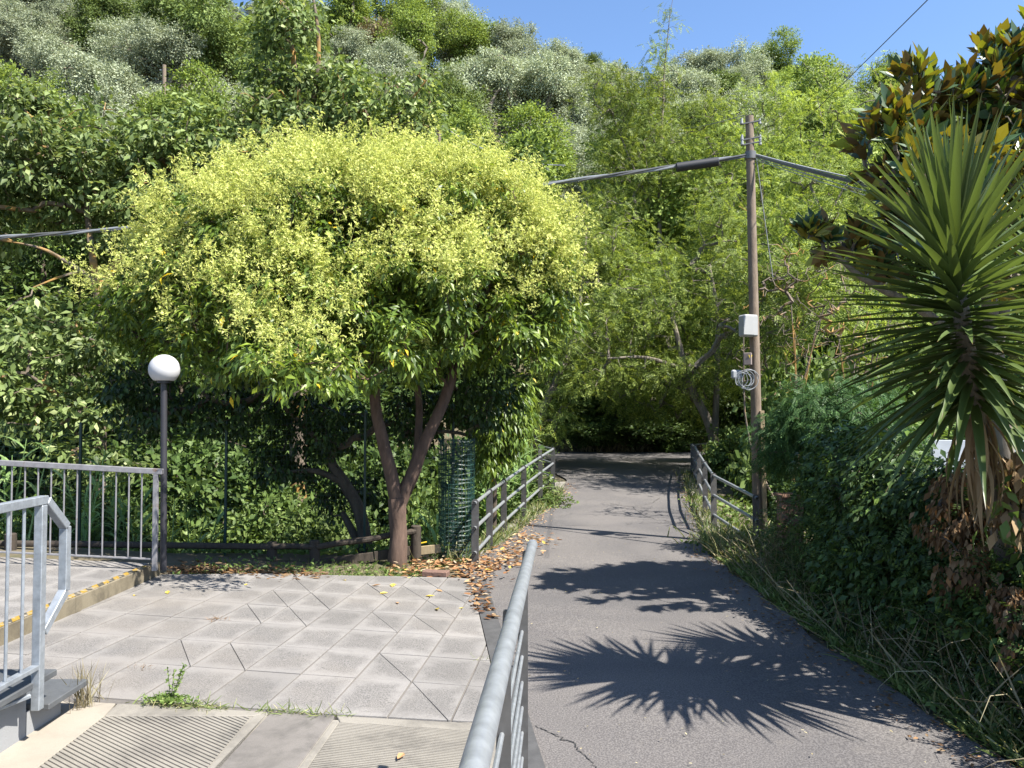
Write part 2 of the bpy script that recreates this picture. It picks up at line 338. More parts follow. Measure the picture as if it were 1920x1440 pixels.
_rp.color_ramp.elements[0].position = .93; _rp.color_ramp.elements[1].position = .99; _t.links.new(_tc.outputs['Generated'], _sx.inputs[0]); _t.links.new(_sx.outputs[0], _rp.inputs[0]); _t.links.new(_rp.outputs[0], _mx.inputs[0]); _t.links.new(_src, _mx.inputs[6]); _mx.inputs[7].default_value = (.13, .08, .035, 1); _t.links.new(_mx.outputs[2], _p.inputs['Base Color'])
L['yucca_old'] = mat_leaf('yucca_dead_leaf', [(0, (.16, .10, .055)), (1, (.33, .24, .14))], .2, .7, .2)
# ------------------------------------------------------------------ foliage engine
def unit(a): return a / (np.linalg.norm(a, axis=-1, keepdims=True) + 1e-9)
T_LEAF = (np.array([(0, 0, 0), (.42, .23, .06), (1, 0, -.10), (.42, -.23, .06), (.5, 0, 0)]), np.array([(0, 4, 1), (1, 4, 2), (0, 3, 4), (3, 2, 4)]))
T_QUAD = (np.array([(0, 0, 0), (.5, .27, .05), (1, 0, 0), (.5, -.27, .05)]), np.array([(0, 2, 1), (0, 3, 2)]))
T_LANCE = (np.array([(0, 0, 0), (.42, .17, .05), (1, 0, -.16), (.42, -.17, .05), (.5, 0, -.01)]), np.array([(0, 4, 1), (1, 4, 2), (0, 3, 4), (3, 2, 4)]))
T_LONG = (np.array([(0, 0, 0), (.4, .12, .03), (1, 0, -.15), (.4, -.12, .03), (.45, 0, 0)]), np.array([(0, 4, 1), (1, 4, 2), (0, 3, 4), (3, 2, 4)]))
def _pinn(n=6, w=.2):
    V = []; F = []
    def leaflet(p, d, l):
        d = np.array(d, float); d /= np.linalg.norm(d); s_ = np.array([-d[1], d[0], 0]); k = len(V)
        V.extend([p, p + d * l * .5 + s_ * l * .26, p + d * l, p + d * l * .5 - s_ * l * .26]); F.extend([(k, k + 2, k + 1), (k, k + 3, k + 2)])
    for i in range(n):
        x = .12 + .76 * i / n; p = np.array([x, 0, -.18 * x * x]); l = w * (1 - .25 * abs(i / n - .4))
        for s_ in (1, -1): leaflet(p, (.35, s_, -.15), l)
    leaflet(np.array([.9, 0, -.16]), (1, 0, -.2), w)
    return np.array(V), np.array(F)
T_PINN = _pinn(6, .21)
def _pan():
    V = []; F = []; rg = np.random.default_rng(3)
    for b in range(8):
        x0 = .1 + .8 * b / 8; a = b * 2.4; ln = .42 * (1.1 - x0); dr = unit(np.array([.55, math.cos(a), math.sin(a)])); p0 = np.array([x0, 0, 0])
        for t in (.35, .7, 1.0):
            for sg in (-1, 1):
                p = p0 + dr * ln * t; q = unit(np.cross(dr, rg.normal(size=3))); e = unit(dr * .7 + q * sg); l = .11 * (1.2 - .3 * t); k = len(V)
                w_ = unit(np.cross(e, rg.normal(size=3))); V.extend([p - w_ * l * .32, p + w_ * l * .32, p + e * l * 1.3]); F.append((k, k + 1, k + 2))
        k = len(V); V.extend([p0 + [0, .008, 0], p0 - [0, .008, 0], p0 + dr * ln]); F.append((k, k + 1, k + 2))
    k = len(V); V.extend([np.array([0, .012, 0]), np.array([1.0, 0, 0]), np.array([0, -.012, 0])]); F.append((k, k + 1, k + 2))
    return np.array(V), np.array(F)
T_PAN = _pan()
def blade_t(n=4, w=.05, droop=.5):
    V = []; F = []
    for i in range(n + 1):
        t = i / n; x = t * (1 - .25 * droop * t * t); z = -droop * t * t * .8; ww = w * (1 - t) ** .6 * (.6 + .4 * min(1, t * 5))
        V += [(x, ww, z), (x, -ww, z)]
    for i in range(n): F += [(2 * i, 2 * i + 1, 2 * i + 3), (2 * i, 2 * i + 3, 2 * i + 2)]
    return np.array(V), np.array(F)
T_BLADE = blade_t(4, .035, .45); T_REED = blade_t(5, .05, .8); T_STRAIGHT = blade_t(3, .012, .2)
def place(T, P, A, Nn, S):
    """instances of template T at P, x along A, z along N, size S -> V,F arrays"""
    tv, tf = T; A = unit(A); B = unit(np.cross(Nn, A)); N2 = np.cross(A, B); S = np.asarray(S).reshape(-1, 1, 1)
    V = P[:, None, :] + S * (A[:, None, :] * tv[None, :, 0:1] + B[:, None, :] * tv[None, :, 1:2] + N2[:, None, :] * tv[None, :, 2:3])
    n = len(P); F = (tf[None] + (np.arange(n) * len(tv))[:, None, None]).reshape(-1, tf.shape[1])
    return V.reshape(-1, 3), F
def merge(parts):
    V = []; F = []; mi = []; o = 0
    for v, f, m in parts:
        V.append(v); F.append(f + o); mi.append(np.full(len(f), m)); o += len(v)
    return np.concatenate(V), np.concatenate(F), np.concatenate(mi)
def lobes_points(lobes, n, rg, lo=.45, flat=None):
    """points in ellipsoid lobes, biased outward; returns P, outward"""
    L_ = np.array([l[:6] for l in lobes], float); vol = (L_[:, 3] * L_[:, 4] * L_[:, 5]) ** .75; k = rg.choice(len(L_), n, p=vol / vol.sum())
    u = unit(rg.normal(size=(n, 3))); r = rg.uniform(lo ** 2, 1, n) ** .5
    P = L_[k, :3] + u * r[:, None] * L_[k, 3:6]; return P, unit(u / L_[k, 3:6]), r
def foliage(centers, outw, n_per, rad, T, size, rg, up=.5, out=.7, droop=.3, var=.35, squash=.7):
    n = len(centers) * n_per; C_ = np.repeat(centers, n_per, 0); O = np.repeat(outw, n_per, 0)
    rr = np.repeat(rg.uniform(.6, 1.25, len(centers)) * rad, n_per)
    off = rg.normal(size=(n, 3)) * .5; off[:, 2] *= squash; P = C_ + off * rr[:, None]
    A = unit(off * .8 + O * out * .6 + rg.normal(size=(n, 3)) * .55); A[:, 2] -= droop
    N_ = unit(O * out + np.array([0, 0, up]) + rg.normal(size=(n, 3)) * .5)
    return place(T, P, A, N_, size * rg.uniform(1 - var, 1 + var, n))
def skeleton(trunks, targets, rg, sides=5, r_twig=.006, pipe=.5, jitter=.12, seg=3):
    """trunks: list of (pts, radii). Returns V, F quads."""
    nodes = []; par = []; rads = []
    V = []; Fq = []; o = 0
    mb = MB()
    for pts, rr in trunks:
        pts = np.array(pts, float); rr = np.array(rr, float); t = np.linspace(0, len(pts) - 1, (len(pts) - 1) * 4 + 1)
        P = np.stack([np.interp(t, range(len(pts)), pts[:, k]) for k in range(3)], 1)
        P[1:-1] += rg.normal(size=P[1:-1].shape) * rr.mean() * .25
        # smooth
        for _ in range(2): P[1:-1] = (P[:-2] + 2 * P[1:-1] + P[2:]) / 4
        r_ = np.interp(t, range(len(rr)), rr); mb.tube(P, r_, 9 if rr[0] > .04 else 6)
        half = len(P) // 3
        for i in range(half, len(P)): nodes.append(P[i]); par.append(-1); rads.append(r_[i])
    nb = len(nodes); nodes = np.array(nodes); cnt = [0] * nb; edges = []
    if len(targets):
        d0 = np.min(np.linalg.norm(targets[:, None] - nodes[None], axis=2), axis=1); order = np.argsort(d0)
        cap = nb + len(targets) * seg; NN = np.zeros((cap, 3)); NN[:nb] = nodes; n = nb; par = [-1] * nb
        for i in order:
            tgt = targets[i]; d = np.linalg.norm(NN[:n] - tgt, axis=1); d = d + .35 * np.maximum(0, NN[:n, 2] - tgt[2]); j = int(np.argmin(d))
            a = NN[j]; D = tgt - a; ln = np.linalg.norm(D); p = j
            for s_ in range(1, seg + 1):
                q = a + D * s_ / seg
                if s_ < seg: q = q + rg.normal(size=3) * ln * jitter * .5 + np.array([0, 0, .06 * ln])
                NN[n] = q; par.append(p); cnt.append(0); p = n; n += 1
            k = p
            while k != -1: cnt[k] += 1; k = par[k]
        for k in range(nb, n):
            r1 = r_twig * max(1, cnt[k]) ** pipe; pk = par[k]; r0 = r_twig * max(1, cnt[pk]) ** pipe if pk >= nb else min(rads[pk], r1 * 1.2)
            r0 = min(r0, r1 * 1.5)
            a, b = NN[pk], NN[k]; T_ = b - a; l_ = np.linalg.norm(T_)
            if l_ < 1e-4: continue
            T_ /= l_; u = np.cross(T_, (0, 0, 1.) if abs(T_[2]) < .9 else (1., 0, 0)); u /= np.linalg.norm(u); v_ = np.cross(T_, u); ns = 5 if r1 > .012 else 3
            ang = np.arange(ns) * 2 * math.pi / ns; ring = np.cos(ang)[:, None] * u + np.sin(ang)[:, None] * v_
            vv = np.concatenate([a + ring * r0, b + T_ * r1 * .3 + ring * r1]); mb.add(vv, [(q, (q + 1) % ns, ns + (q + 1) % ns, ns + q) for q in range(ns)])
    return mb
def tree(name, label, cat, base, trunks, lobes, ncl, n_per, rad, T, size, leafmat, barkmat, group=None, seed=1, lo=.45, up=.5, droop=.3, out=.7, extra=None, r_twig=.006, tw=1.0, jitter=.12, squash=.7, seg=3, var=.35, thin=None):
    rg = np.random.default_rng(seed); base = np.array(base, float)
    root = empty(name, base); tag(root, label, cat, group)
    P, O, r = lobes_points(lobes, ncl, rg, lo)
    if thin is not None:
        k = thin(P); P, O = P[k], O[k]
    sel = rg.random(len(P)) < tw
    mb = skeleton(trunks, P[sel], rg, r_twig=r_twig, jitter=jitter, seg=seg)
    tb = mb.build('trunk', barkmat, root, smooth=True)
    parts = [(*foliage(P, O, n_per, rad, T, size, rg, up=up, droop=droop, out=out, squash=squash, var=var), 0)]
    mats = [leafmat]
    if extra: 
        for e in extra(P, O, rg): parts.append(e[:3]); mats.append(e[3])
    V, F, mi = merge(parts); me = arr_mesh('crown', V, F, mats, mi); link('crown', me, root)
    return root
def copy_tree(root, loc, rz=0.0, s=1.0):
    r = root.copy(); COL.objects.link(r); r.location = loc; r.rotation_euler = (0, 0, rz); r.scale = (s, s, s) if np.isscalar(s) else s
    for ch in root.children:
        c_ = ch.copy(); COL.objects.link(c_); c_.parent = r
        for g_ in ch.children:
            d_ = g_.copy(); COL.objects.link(d_); d_.parent = c_
    return r
def lobe(px, py, y, rpx, ky=1.0, kz=1.0, kx=1.0):
    p = at(px, py, y); r = rpx / FPX * y; return (*p, r * kx, r * ky, r * kz)
# ------------------------------------------------------------------ terrain and road geometry
def hz(y): return .25 * sst(13, 20, y)
EL = np.array([(-3, .4), (1, .14), (4, .02), (5.405, -.129), (8.29, -.43), (8.8, -.62), (9.3, -.48), (10, -.22), (11.1, .05), (12.5, .32), (14.1, .66), (15.6, 1.0), (17.5, 1.25), (19, 1.0), (20, -4.), (21, -14.), (60, -14)])
ER = np.array([(-3, 2.9), (3, 2.62), (4.1, 2.5), (6, 2.38), (8.3, 2.42), (9.7, 2.46), (11.15, 2.72), (14, 3.3), (18.3, 4.05), (19.6, 4.8), (20.4, 9.), (21, 20.), (60, 20)])
def edl(y): return np.interp(y, EL[:, 0], EL[:, 1])
def edr(y): return np.interp(y, ER[:, 0], ER[:, 1])
RX = np.array([-80, -45, -30, -15, 0, 14, 32, 43, 60, 90]); RH = np.array([47, 46, 43.5, 41, 37.5, 35, 33.5, 32, 27, 20.])
def hillz(x, y):
    H = np.interp(x, RX, RH); t = np.clip((y - 28) / 57, 0, 1); f = H * (t * .92 + .08 * sst(0, 1, t))
    return f - np.clip(y - 88, 0, 200) * .25
def terr(x, y):
    x = np.asarray(x, float); y = np.asarray(y, float); xl, xr = edl(y), edr(y)
    dl = np.clip(xl - x, 0, 50); dr = np.clip(x - xr, 0, 50)
    z = hz(y) - .035 + 0 * x
    pl = pavz(x, y) - .075
    z = np.where((x < xl) & (y < 9.6), np.where(y < 8.9, pl, pl + (z - pl) * sst(8.9, 9.6, y)), z)
    ditchL = 1.9 * sst(9.9, 12.2, y) * (1 - sst(16.5, 19.5, y)) * sst(.1, 1.3, dl)
    ditchR = 1.7 * sst(11.0, 13, y) * (1 - sst(16.5, 19.5, y)) * sst(.9, 2.2, dr)
    z = z - ditchL - ditchR
    z = z + .10 * sst(.1, 1.0, dr) * (y < 11)
    return z + hillz(x, y) * (y > 28)
def axis_grid(pts):
    out = []
    for a, b, st in pts: out += list(np.arange(a, b, st))
    return np.array(out)
gx = axis_grid([(-160, -40, 6), (-40, -12, 2), (-12, -5, .6), (-5, 6, .2), (6, 14, .6), (14, 40, 2), (40, 166, 6)])
gy = axis_grid([(-30, -2, 3), (-2, 22, .22), (22, 34, .7), (34, 90, 2), (90, 260, 8)])
X, Y = np.meshgrid(gx, gy); Z = terr(X, Y)
nz_ = np.array([mnoise.fractal(Vector((float(a) * .13, float(b) * .13, 0)), 1, 2, 4) for a, b in zip(X.ravel(), Y.ravel())]).reshape(X.shape)
Z = Z + nz_ * np.where(Y > 28, 1.2, 0) + nz_ * .15 * ((Y > 10.5) & (Y <= 28) & ((X < edl(Y) - 1) | (X > edr(Y) + 1)))
n_, m_ = X.shape; idx = np.arange(n_ * m_).reshape(n_, m_)
F = np.stack([idx[:-1, :-1], idx[:-1, 1:], idx[1:, 1:], idx[1:, :-1]], -1).reshape(-1, 4)
gr = link('ground', arr_mesh('ground', np.stack([X, Y, Z], -1), F, M['soil'], smooth=True)); tag(gr, kind='structure')
def ground_z(x, y): return float(terr(x, y))
# road sheet
ys = np.concatenate([np.arange(-2.5, 20, .2), np.arange(20, 27.6, .4)]); us = np.linspace(0, 1, 15); V = []
for y in ys:
    a, b = float(edl(y)), float(edr(y))
    if y > 8.4: a += .0
    for k, u in enumerate(us):
        x = a + (b - a) * u
        if 0 < k < 14: pass
        j = (.03 * mnoise.noise(Vector((x * 1.5, y * 1.5, 3))) + .022 * mnoise.noise(Vector((y * 7, 1, 3)))) if k == 14 or (k == 0 and y > 8) else 0
        V.append((x + j * 2, y, float(hz(y)) + .012 * mnoise.noise(Vector((x * .8, y * .8, 0)))))
nn, mm_ = len(ys), len(us); idx = np.arange(nn * mm_).reshape(nn, mm_)
F = np.stack([idx[:-1, :-1], idx[:-1, 1:], idx[1:, 1:], idx[1:, :-1]], -1).reshape(-1, 4)
road = link('road', arr_mesh('road', V, F, M['asphalt'], smooth=True)); tag(road, kind='structure')
# bridge side slabs
for side, ed, y0, y1, off in ((-1, edl, 9.6, 17.4, -.02), (1, edr, 10.9, 18.4, .02)):
    b = MB(); yy = np.arange(y0, y1, .4); P = [(float(ed(y)) + off, y) for y in yy]; Q = [(float(ed(y)) + off + side * .28, y) for y in yy]
    zt = (lambda x, y: float(hz(y)) + (.045 if side > 0 else .012))
    for i in range(len(P) - 1): b.prism([P[i], P[i + 1], Q[i + 1], Q[i]], -1.9, zt)
    o = b.build('bridge_edge', M['ramp']); tag(o, kind='structure')
# ------------------------------------------------------------------ pavement tiles
A0 = np.array([-1.05343489, 4.47737307]); EA = np.array([.35714074, -.00812735]); EB = np.array([.05396993, .53756992])
def clip(poly, a, b):
    """keep left side of a->b"""
    out = []; a = np.array(a); b = np.array(b); d = b - a
    def s_(p): return d[0] * (p[1] - a[1]) - d[1] * (p[0] - a[0])
    for i in range(len(poly)):
        p, q = poly[i], poly[(i + 1) % len(poly)]; sp, sq = s_(p), s_(q)
        if sp >= 0: out.append(p)
        if sp * sq < 0: t = sp / (sp - sq); out.append(tuple(np.array(p) + t * (np.array(q) - np.array(p))))
    return out
def area(p): return abs(sum(p[i][0] * p[(i + 1) % len(p)][1] - p[(i + 1) % len(p)][0] * p[i][1] for i in range(len(p)))) / 2 if len(p) > 2 else 0
pe = lambda y: -.129 - .1029 * (y - 5.405) - .012
BL, BR, TR, TL = (-3.44, 4.362), (pe(4.44), 4.43), (pe(8.27), 8.27), (-3.40, 7.55)
PAVE = [BL, BR, TR, (-1.2, 8.12), (-2.48, 7.88), TL]
pav = empty('pavement'); tag(pav, kind='structure')
diag = {(0, 1), (1, 0), (-1, 3), (0, 3), (0, 4), (-1, 5), (-2, 5), (-1, 6), (0, 5), (-3, 3), (-3, 4), (-4, 5), (-4, 1), (-3, 1), (-4, 3), (-4, 4), (1, 4)}
def shrink(poly, g_):
    n = len(poly); P = np.array(poly, float)
    ar = sum(P[i][0] * P[(i + 1) % n][1] - P[(i + 1) % n][0] * P[i][1] for i in range(n))
    if ar < 0: P = P[::-1]
    Q = []
    for i in range(n):
        a, b, c_ = P[i - 1], P[i], P[(i + 1) % n]; d1 = (a - b) / (np.linalg.norm(a - b) + 1e-9); d2 = (c_ - b) / (np.linalg.norm(c_ - b) + 1e-9)
        sn = abs(d1[0] * d2[1] - d1[1] * d2[0]); Q.append(b + (d1 + d2) * g_ / max(sn, .3))
    return [tuple(q) for q in Q]
def lay_tile(poly, zf, parent, mat, gap=.0022, th=.04):
    for i in range(len(PAVE)) if parent is pav else (): poly = clip(poly, PAVE[i], PAVE[(i + 1) % len(PAVE)])
    if parent is terr_o:
        for i in range(len(TERR)): poly = clip(poly, TERR[i], TERR[(i + 1) % len(TERR)])
    if area(poly) < .004: return
    # drop duplicate points
    q = [poly[0]]
    for p in poly[1:]:
        if np.hypot(p[0] - q[-1][0], p[1] - q[-1][1]) > .01: q.append(p)
    if np.hypot(q[0][0] - q[-1][0], q[0][1] - q[-1][1]) < .01: q.pop()
    if len(q) < 3: return
    poly = shrink(q, gap); dz = random.uniform(-.0012, .0012); tx, ty = random.uniform(-.003, .003), random.uniform(-.003, .003)
    cx, cy = np.mean(poly, 0)
    MB().prism(poly, lambda x, y: zf(x, y) - th, lambda x, y: zf(x, y) + dz + tx * (x - cx) + ty * (y - cy), .002).build('tile', mat, parent)
terr_o = None
for a in range(-9, 4):
    for b_ in range(0, 8):
        c4 = [tuple(A0 + EA * (a + i) + EB * (b_ + j)) for i, j in ((0, 0), (1, 0), (1, 1), (0, 1))]
        ua = .011; c4 = [tuple(A0 + EA * (a + (ua if i == 0 else 1 - ua)) + EB * (b_ + ((.005 if b_ else -.12) if j == 0 else .995))) for i, j in ((0, 0), (1, 0), (1, 1), (0, 1))]
        if (a, b_) in diag:
            lay_tile([c4[0], c4[1], c4[3]], pavz, pav, M['tile']); lay_tile([c4[1], c4[2], c4[3]], pavz, pav, M['tile'])
        else: lay_tile(c4, pavz, pav, M['tile'])
bed = MB().prism(PAVE, lambda x, y: pavz(x, y) - .07, lambda x, y: pavz(x, y) - .010).build('pavement_bed', M['joint'], pav)
# terrace
UP = .12
TERR = [(-3.47, 7.45), (-9, 6.95), (-9, 1.5), (-3.47, 1.5)]
terr_o = empty('terrace'); tag(terr_o, kind='structure')
zt = lambda x, y: pavz(x, y, UP)
for a in range(-24, -5):
    for b_ in range(0, 7):
        c4 = [tuple(np.array([-3.47, 4.9]) + np.array([.42, -.01]) * (a + 6 + i) + np.array([.03, .44]) * (b_ + j)) for i, j in ((0, 0), (1, 0), (1, 1), (0, 1))]
        lay_tile(c4, zt, terr_o, M['tile'])
MB().prism(TERR, lambda x, y: pavz(x, y) - .1, lambda x, y: zt(x, y) - .010).build('terrace_bed', M['joint'], terr_o)
# striped kerb
k1, k0 = np.array([-3.40, 7.52]), np.array([-3.41, 3.2])
kb = MB()
for i in range(9):
    a_, b2 = k0 + (k1 - k0) * i / 9, k0 + (k1 - k0) * (i + 1) / 9 - np.array([0, .004])
    kb.prism([(a_[0] - .062, a_[1]), (a_[0] + .004, a_[1]), (b2[0] + .004, b2[1]), (b2[0] - .062, b2[1])], lambda x, y: pavz(x, y) - .05, lambda x, y: pavz(x, y, UP + .004), .008)
kerb = kb.build('striped_kerb', M['kerb']); tag(kerb, 'worn stone kerb with yellow and black striped edge beside terrace', 'kerb')
MB().prism([(-3.462, 3.2), (-3.405, 3.2), (-3.405, 7.3), (-3.462, 7.3)], lambda x, y: pavz(x, y, UP + .0045), lambda x, y: pavz(x, y, UP + .0075)).build('stripe_tape', M['stripe'], kerb)
# dark strip between pavement and road
b = MB(); yy = np.linspace(1.5, 8.15, 40)
for i in range(39):
    y0, y1 = yy[i], yy[i + 1]
    b.prism([(pe(y0) + .002, y0), (pe(y0) + .15, y0), (pe(y1) + .15, y1), (pe(y1) + .002, y1)], -.05, lambda x, y: pavz(x, y) * .5 + .014)
o = b.build('kerb_strip', M['rubber']); tag(o, kind='structure')
# ramp with ribs + apron
ramp = empty('ramp'); tag(ramp, kind='structure')
def zr(x, y): return pavz(x, y) - .006
MB().prism([(-3.44, -1), (pe(1.0) + .0, -1), (pe(4.38), 4.38), (-3.44, 4.32)], lambda x, y: zr(x, y) - .1, lambda x, y: zr(x, y) - .0075).build('ramp_bed', M['ramp'], ramp)
J = lambda px, py: tuple(onpav(px, py)[:2])
def extend(p, q, k): return tuple(np.array(p) + (np.array(q) - np.array(p)) * k)
a1, a2 = J(195, 1340), extend(J(195, 1340), J(65, 1440), 4)      # left edge of rib panel 1
b1, b2_ = J(470, 1340), extend(J(470, 1340), J(385, 1440), 4)
c1, c2 = J(509, 1330), extend(J(509, 1330), J(402, 1440), 4)
d1, d2 = J(635, 1331), extend(J(635, 1331), J(555, 1440), 4)
e1, e2 = J(637, 1351), extend(J(637, 1351), J(575, 1440), 4)
f1, f2 = J(905, 1351), extend(J(905, 1351), J(905, 1440), 4)
top = lambda x: 4.385 + .02 * (x + 2)
def slab(name, poly, dz=0.0, mat=None): MB().prism(poly, lambda x, y: zr(x, y) - .012, lambda x, y: zr(x, y) + dz, .004).build(name, mat or M['ramp'], ramp)
eps = .004
slab('apron_slab', [(-3.44, top(-3.44)), (a1[0] - .03, top(-2)), extend(a1, a2, 0), a2, (-3.44, a2[1])], 0, M['apron'])
slab('edge_slab', [(a1[0] - .02, top(-2)), (c1[0] - eps, top(c1[0])), (b1[0] + .01, b1[1] + .004), (a1[0] + .004, a1[1] + .004)], 0)
slab('border_slab', [(b1[0] + .014, b1[1]), (c1[0] - eps, top(c1[0])), (c2[0] - eps, c2[1]), (b2_[0] + .005, b2_[1])], 0)
slab('plain_slab', [(c1[0] + eps, top(c1[0])), (d1[0] - eps, top(d1[0])), (d2[0] - eps, d2[1]), (c2[0] + eps, c2[1])], -.001, M['ramp_dark'])
slab('edge_slab', [(d1[0] + eps, top(d1[0])), (pe(4.42), top(-.2)), (pe(4.42), e1[1] + .004), (e1[0], e1[1] + .004)], 0)
slab('border_slab', [(d1[0] + eps, e1[1]), (e1[0] - .002, e1[1]), (e2[0] - .002, e2[1]), (d2[0] + eps, d2[1])], 0)
def ribs(poly, angle, pitch, name):
    P = np.array(poly); d = np.array([math.cos(angle), math.sin(angle)]); nrm = np.array([-d[1], d[0]])
    lo, hi = (P @ nrm).min(), (P @ nrm).max(); b = MB(); t = lo
    if area(poly) < .01: return
    while t < hi:
        segp = []
        for t0, t1 in ((t, t + pitch * .5),):
            s_ = [tuple(nrm * t0 - d * 9), tuple(nrm * t0 + d * 9), tuple(nrm * t1 + d * 9), tuple(nrm * t1 - d * 9)]
            q = s_
            sgn = sum(P[i][0] * P[(i + 1) % len(P)][1] - P[(i + 1) % len(P)][0] * P[i][1] for i in range(len(P)))
            PP = P if sgn > 0 else P[::-1]
            for i in range(len(PP)): q = clip(q, PP[i], PP[(i + 1) % len(PP)]) if len(q) > 2 else []
            if len(q) > 2 and area(q) > 5e-5:
                b.prism(q, lambda x, y: zr(x, y) - .0085, lambda x, y: zr(x, y) - .001 + .002 * mnoise.noise(Vector((x * 9, y * 9, 0))), .002)
        t += pitch
    o = b.build(name, M['ramp'], ramp); o['kind'] = 'stuff'
ribs([a1, b1, b2_, a2], R(-32), .026, 'ribbed_panel')
ribs([e1, f1, (f1[0] + .05, 1.5), e2], R(-4), .019, 'ribbed_panel')
# brown brick at the pavement corner
p = onz(815, 1086, 0.0)
b = MB().box((p[0], p[1] + .12, .035), (.28, .13, .06), ((.97, -.2, 0), (.2, .97, 0), (0, 0, 1)), .008); o = b.build('brick', M['brownbrick'])
tag(o, 'brown ribbed brick lying among dry leaves at the pavement edge', 'brick')
# ------------------------------------------------------------------ steps and grey wall on the left
st = empty('steps', (-2.6, 3.9, .15)); tag(st, 'grey painted landing with two slate treads beside the ramp', 'steps')
MB().prism([(-3.38, -1), (-2.42, -1), (-2.42, 3.9), (-3.38, 3.9)], .05, .44).build('side_wall', M['wallpaint'], st)
MB().prism([(-3.38, 3.905), (-2.42, 3.905), (-2.42, 4.2), (-3.38, 4.2)], .05, .287).build('riser', M['wallpaint'], st)
MB().box((-2.86, 1.46, .455), (1.08, 5.06, .032), None, .004).build('slate_slab', M['slate'], st)
MB().box((-2.86, 4.105, .303), (1.08, .36, .032), None, .004).build('slate_slab', M['slate'], st)
# handrail on the steps
hr = empty('stair_handrail', (-2.33, 3.8, .4)); tag(hr, 'galvanised square tube stair handrail with hooked end at left edge', 'handrail')
X0 = -2.31; TB = .042
MB().beam((X0, 3.81, 1.325), (X0, 3.81, .335), TB, TB, .003, up=(0, 1, 0)).build('post', M['galv'], hr)
MB().beam((X0, -.5, 1.349), (X0, 3.84, 1.349), TB, TB, .003).build('top_rail', M['galv'], hr)
b = MB(); lp = [(X0, 3.845, 1.345), (X0, 4.02, 1.19), (X0, 4.02, .86), (X0, 3.835, .70)]
for i in range(3):
    b.beam(lp[i], lp[i + 1], TB, TB, .003, up=(1, 0, 0))
b.build('hooked_end', M['galv'], hr)
MB().beam((X0, -.5, .545), (X0, 3.787, .545), TB * .95, .022, .002).build('bottom_rail', M['galv'], hr)
y = 3.68
while y > 1.2:
    MB().tube([(X0, y, .557), (X0, y, 1.327)], .0075, 8).build('baluster', M['galv'], hr, smooth=True); y -= .115
MB().box((-2.418, 3.55, .40), (.008, .10, .12), None, .002).build('wall_bracket', M['galv'], hr)
MB().tube([(-2.414, 3.56, .41), (-2.39, 3.56, .41)], .012, 6).tube([(-2.40, 3.56, .41), (X0 - .02, 3.78, .41)], .012, 6).build('bolt', M['galv'], hr, smooth=True)
# ------------------------------------------------------------------ balustrade on the terrace edge
A_ = onpav(290, 1070, UP); B_ = np.array([-9.0, A_[1] - (9 + A_[0]) * .075, 0]); 
dirb = (B_ - A_); dirb[2] = 0; dirb /= np.linalg.norm(dirb)
bal = empty('balustrade', tuple(A_)); tag(bal, 'grey metal balustrade with thin bars along the far terrace edge', 'balustrade')
def bp(t, z): q = A_ + dirb * t; return (q[0], q[1], zt(q[0], q[1]) + z)
MB().beam(bp(-.06, .91), bp(5.4, .91), .045, .05, .004).build('top_rail', M['greypaint'], bal)
MB().beam(bp(.03, .105), bp(5.4, .105), .035, .014, .002).build('bottom_rail', M['greypaint'], bal)
MB().beam(bp(.0, .885), bp(.0, 0), .042, .042, .003, up=dirb).build('post', M['greypaint'], bal)
MB().beam(bp(2.75, .885), bp(2.75, 0), .042, .042, .003, up=dirb).build('post', M['greypaint'], bal)
t = .125
while t < 5.3:
    if abs(t - 2.75) > .05: MB().tube([bp(t, .112), bp(t, .886)], .0075, 7).build('baluster', M['greypaint'], bal, smooth=True)
    t += .1145
# lamp
lb = onpav(301, 1072, .1) + np.array([0, .06, 0]); lamp = empty('street_lamp', tuple(lb)); tag(lamp, 'slim dark lamp post with white globe beside the balustrade', 'street lamp')
ly = lb[1]; pt = at(307.5, 716, ly)
MB().tube([lb, lb + (pt - lb) * .5, pt], .029, 14).build('pole', M['lamp_pole'], lamp, smooth=True)
MB().tube([pt + np.array([0, 0, -.01]), pt + np.array([0, 0, .012])], .062, 18).build('collar', M['lamp_pole'], lamp, smooth=True)
gc = at(308, 692.5, ly); rg_ = .139; vv = []; ff = []; nu, nv = 32, 20; zc = (pt[2] + .012 - gc[2]) / rg_; a0 = math.acos(max(-1, min(1, zc)))
for i in range(nv + 1):
    a = a0 * i / nv
    for k in range(nu): vv.append((gc[0] + rg_ * math.sin(a) * math.cos(2 * math.pi * k / nu), gc[1] + rg_ * math.sin(a) * math.sin(2 * math.pi * k / nu), gc[2] + rg_ * math.cos(a)))
ff = [(i * nu + k, (i + 1) * nu + k, (i + 1) * nu + (k + 1) % nu, i * nu + (k + 1) % nu) for i in range(nv) for k in range(nu)]; ff.append(tuple(nv * nu + k for k in range(nu)))
MB().add(vv, ff).build('globe', M['globe'], lamp, smooth=True)
